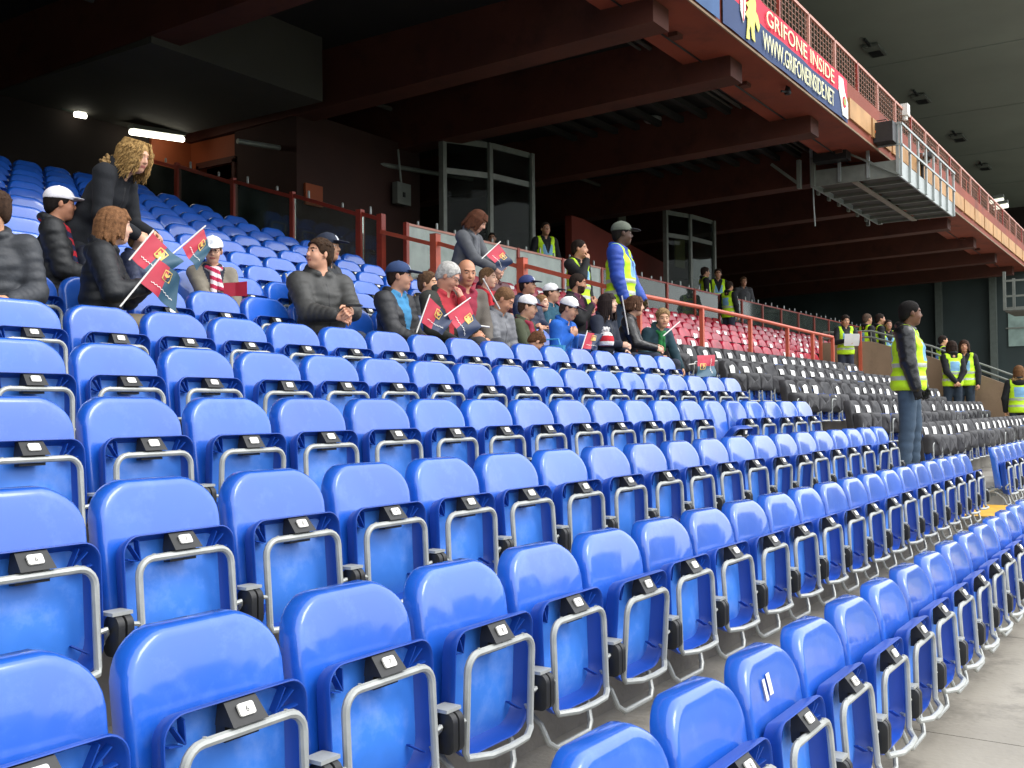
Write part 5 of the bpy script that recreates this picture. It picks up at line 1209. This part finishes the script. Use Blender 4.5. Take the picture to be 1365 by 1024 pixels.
flag(((918, 486), (956, 481)), ((929, 474), (953, 473), (954, 502), (931, 503)), (5.05, 5.0), 'red and teal flag hanging over the row end from the fair haired boy', M_FTEAL, Yst=(5.06, 5.06))
def stick(a, b, Y, label):
    p, q = at(*a, Y=Y), at(*b, Y=Y); t = thing('flag_stick', p, 0, label, 'stick', 'bare flag sticks')
    m = MB(); m.tube([(0, 0, 0), q-p], .0075, 8); m.obj('rod', M_STICK, t); m = MB(); m.tube([q-p, (q-p)*1.015], [.009, .004], 8); m.obj('tip', M_STICK, t)
stick((838, 446), (829, 395), 5.32, 'pale flag stick held upright by the girl in the navy coat')
stick((666, 412), (644, 372), 5.35, 'white stick slanting beside the balding man')
stick((391, 400), (381, 365), 6.0, 'white stick held by the person behind the man in grey')
stick((884, 448), (906, 429), 5.2, 'pale stick in the hand of the fair haired boy')
stick((637, 434), (652, 436), 5.28, 'short white stick lying on the lap of the balding man')
# leaflet, phone, paper, bag, hat
p = at(314, 386, Y=6.15); t = thing('red_leaflet', p, R(-140), 'folded red leaflet held by the child with glasses', 'leaflet')
m = MB(); m.hexa([(-.012, -.09, -.055), (0, -.09, -.06), (0, .0, -.05), (-.012, 0, -.05), (-.012, -.09, .05), (0, -.09, .05), (0, 0, .055), (-.012, 0, .055)]); m.obj('left_page', M_FRED, t, smooth=False)
m = MB(); m.hexa([(-.012, .001, -.05), (0, .001, -.05), (.03, .09, -.055), (.018, .09, -.055), (-.012, .001, .055), (0, .001, .055), (.03, .09, .06), (.018, .09, .06)]); m.obj('right_page', M_FRED, t, smooth=False)
h = PPL['man']['hand'][1]; t = thing('mobile_phone', h+np.array((.02, -.03, .03)), R(-60), 'dark mobile phone in the hands of the man in grey', 'phone')
m = MB(); m.box(-.06, .06, -.03, .03, 0, .012); m.obj('case', M_BLACKP, t, smooth=False); m = MB(); m.box(-.05, .05, -.026, .026, .0121, .0135); m.obj('screen', mat('phone_screen', hexc('20262c'), rough=.1), t, smooth=False)
a, b = PPL['paperman']['hand'][1], PPL['paperman']['hand'][-1]
t = thing('paper_sheet', (a+b)/2, R(-146), 'white sheet of paper held by the steward', 'paper')
m = MB(); m.grid([[(.02+.006*math.sin(j)+.02*j, -.16+.08*i, -.09+.06*j) for j in range(5)] for i in range(5)]); m.obj('sheet', M_PAPER, t)
m = MB(); m.grid([[(.012+.006*math.sin(j)+.02*j, -.15+.08*i, -.11+.06*j) for j in range(5)] for i in range(5)]); m.obj('second_sheet', M_PAPER, t)
p = at(735, 476, Y=5.5); t = thing('blue_bag', p, R(-80), 'light blue bag beside the boy in the bright blue jacket', 'bag')
m = MB(); m.rings([[(a_*math.cos(k*math.pi/8)*(1+.05*math.sin(3*k)), b_*math.sin(k*math.pi/8), z) for k in range(16)] for a_, b_, z in ((.12, .08, -.1), (.15, .10, 0), (.15, .10, .1), (.155, .105, .115), (.14, .095, .11), (.13, .085, .02))], True, True); m.obj('sack', mat('light_blue_bag', hexc('3f95c8'), rough=.5), t)
m = MB(); m.tube([(-.1, 0, .1), (-.08, 0, .18), (.08, 0, .18), (.1, 0, .1)], .01, 6); m.obj('handle', mat('light_blue_bag', hexc('3f95c8')), t)
p = at(808, 455, Y=5.25); t = thing('pompom_hat', p, R(-60), 'red and white knitted hat with pompom on the lap of the girl in navy', 'hat')
P, Q = grow([ell((0, 0, 0), (.085, .085, .11), None, .01)], .009, lambda x, y, z: (-.05-z+0*x+0*y).astype(np.float32)); c = P[Q].mean(1)
link('crown', mesh_np('crown', P, Q, [fab('c01f2e'), fab('e8e4e0')], (np.sin(c[:, 2]*60) < -.2).astype(int)), t)
P, Q = grow([ell((.0, 0, .12), (.035, .035, .035), None, .004)]+[ell(np.array((0, 0, .12))+RNG.normal(size=3)*.018, (.012, .012, .012), None, .002) for _ in range(30)], .006); link('pompom', mesh_np('pompom', P, Q, [fab('e8e4e0')]), t)
h = PPL['edger']['hand'][-1]; t = thing('red_cap_in_hand', h, 0, 'red cloth held by the steward at the right edge', 'cloth')
P, Q = grow([ell((0, 0, -.03), (.12, .07, .06), None, .02), ell((.1, .02, -.05), (.07, .05, .05), None, .02)], .014); link('folded_cloth', mesh_np('folded_cloth', P, Q, [fab('c02a2a')]), t)
P, Q = grow([ell((-.08, .02, .01), (.06, .05, .04), None, .02)], .014); link('fold', mesh_np('fold', P, Q, [fab('b02222')]), t)
# pink lanyard of the boy in the blue cap
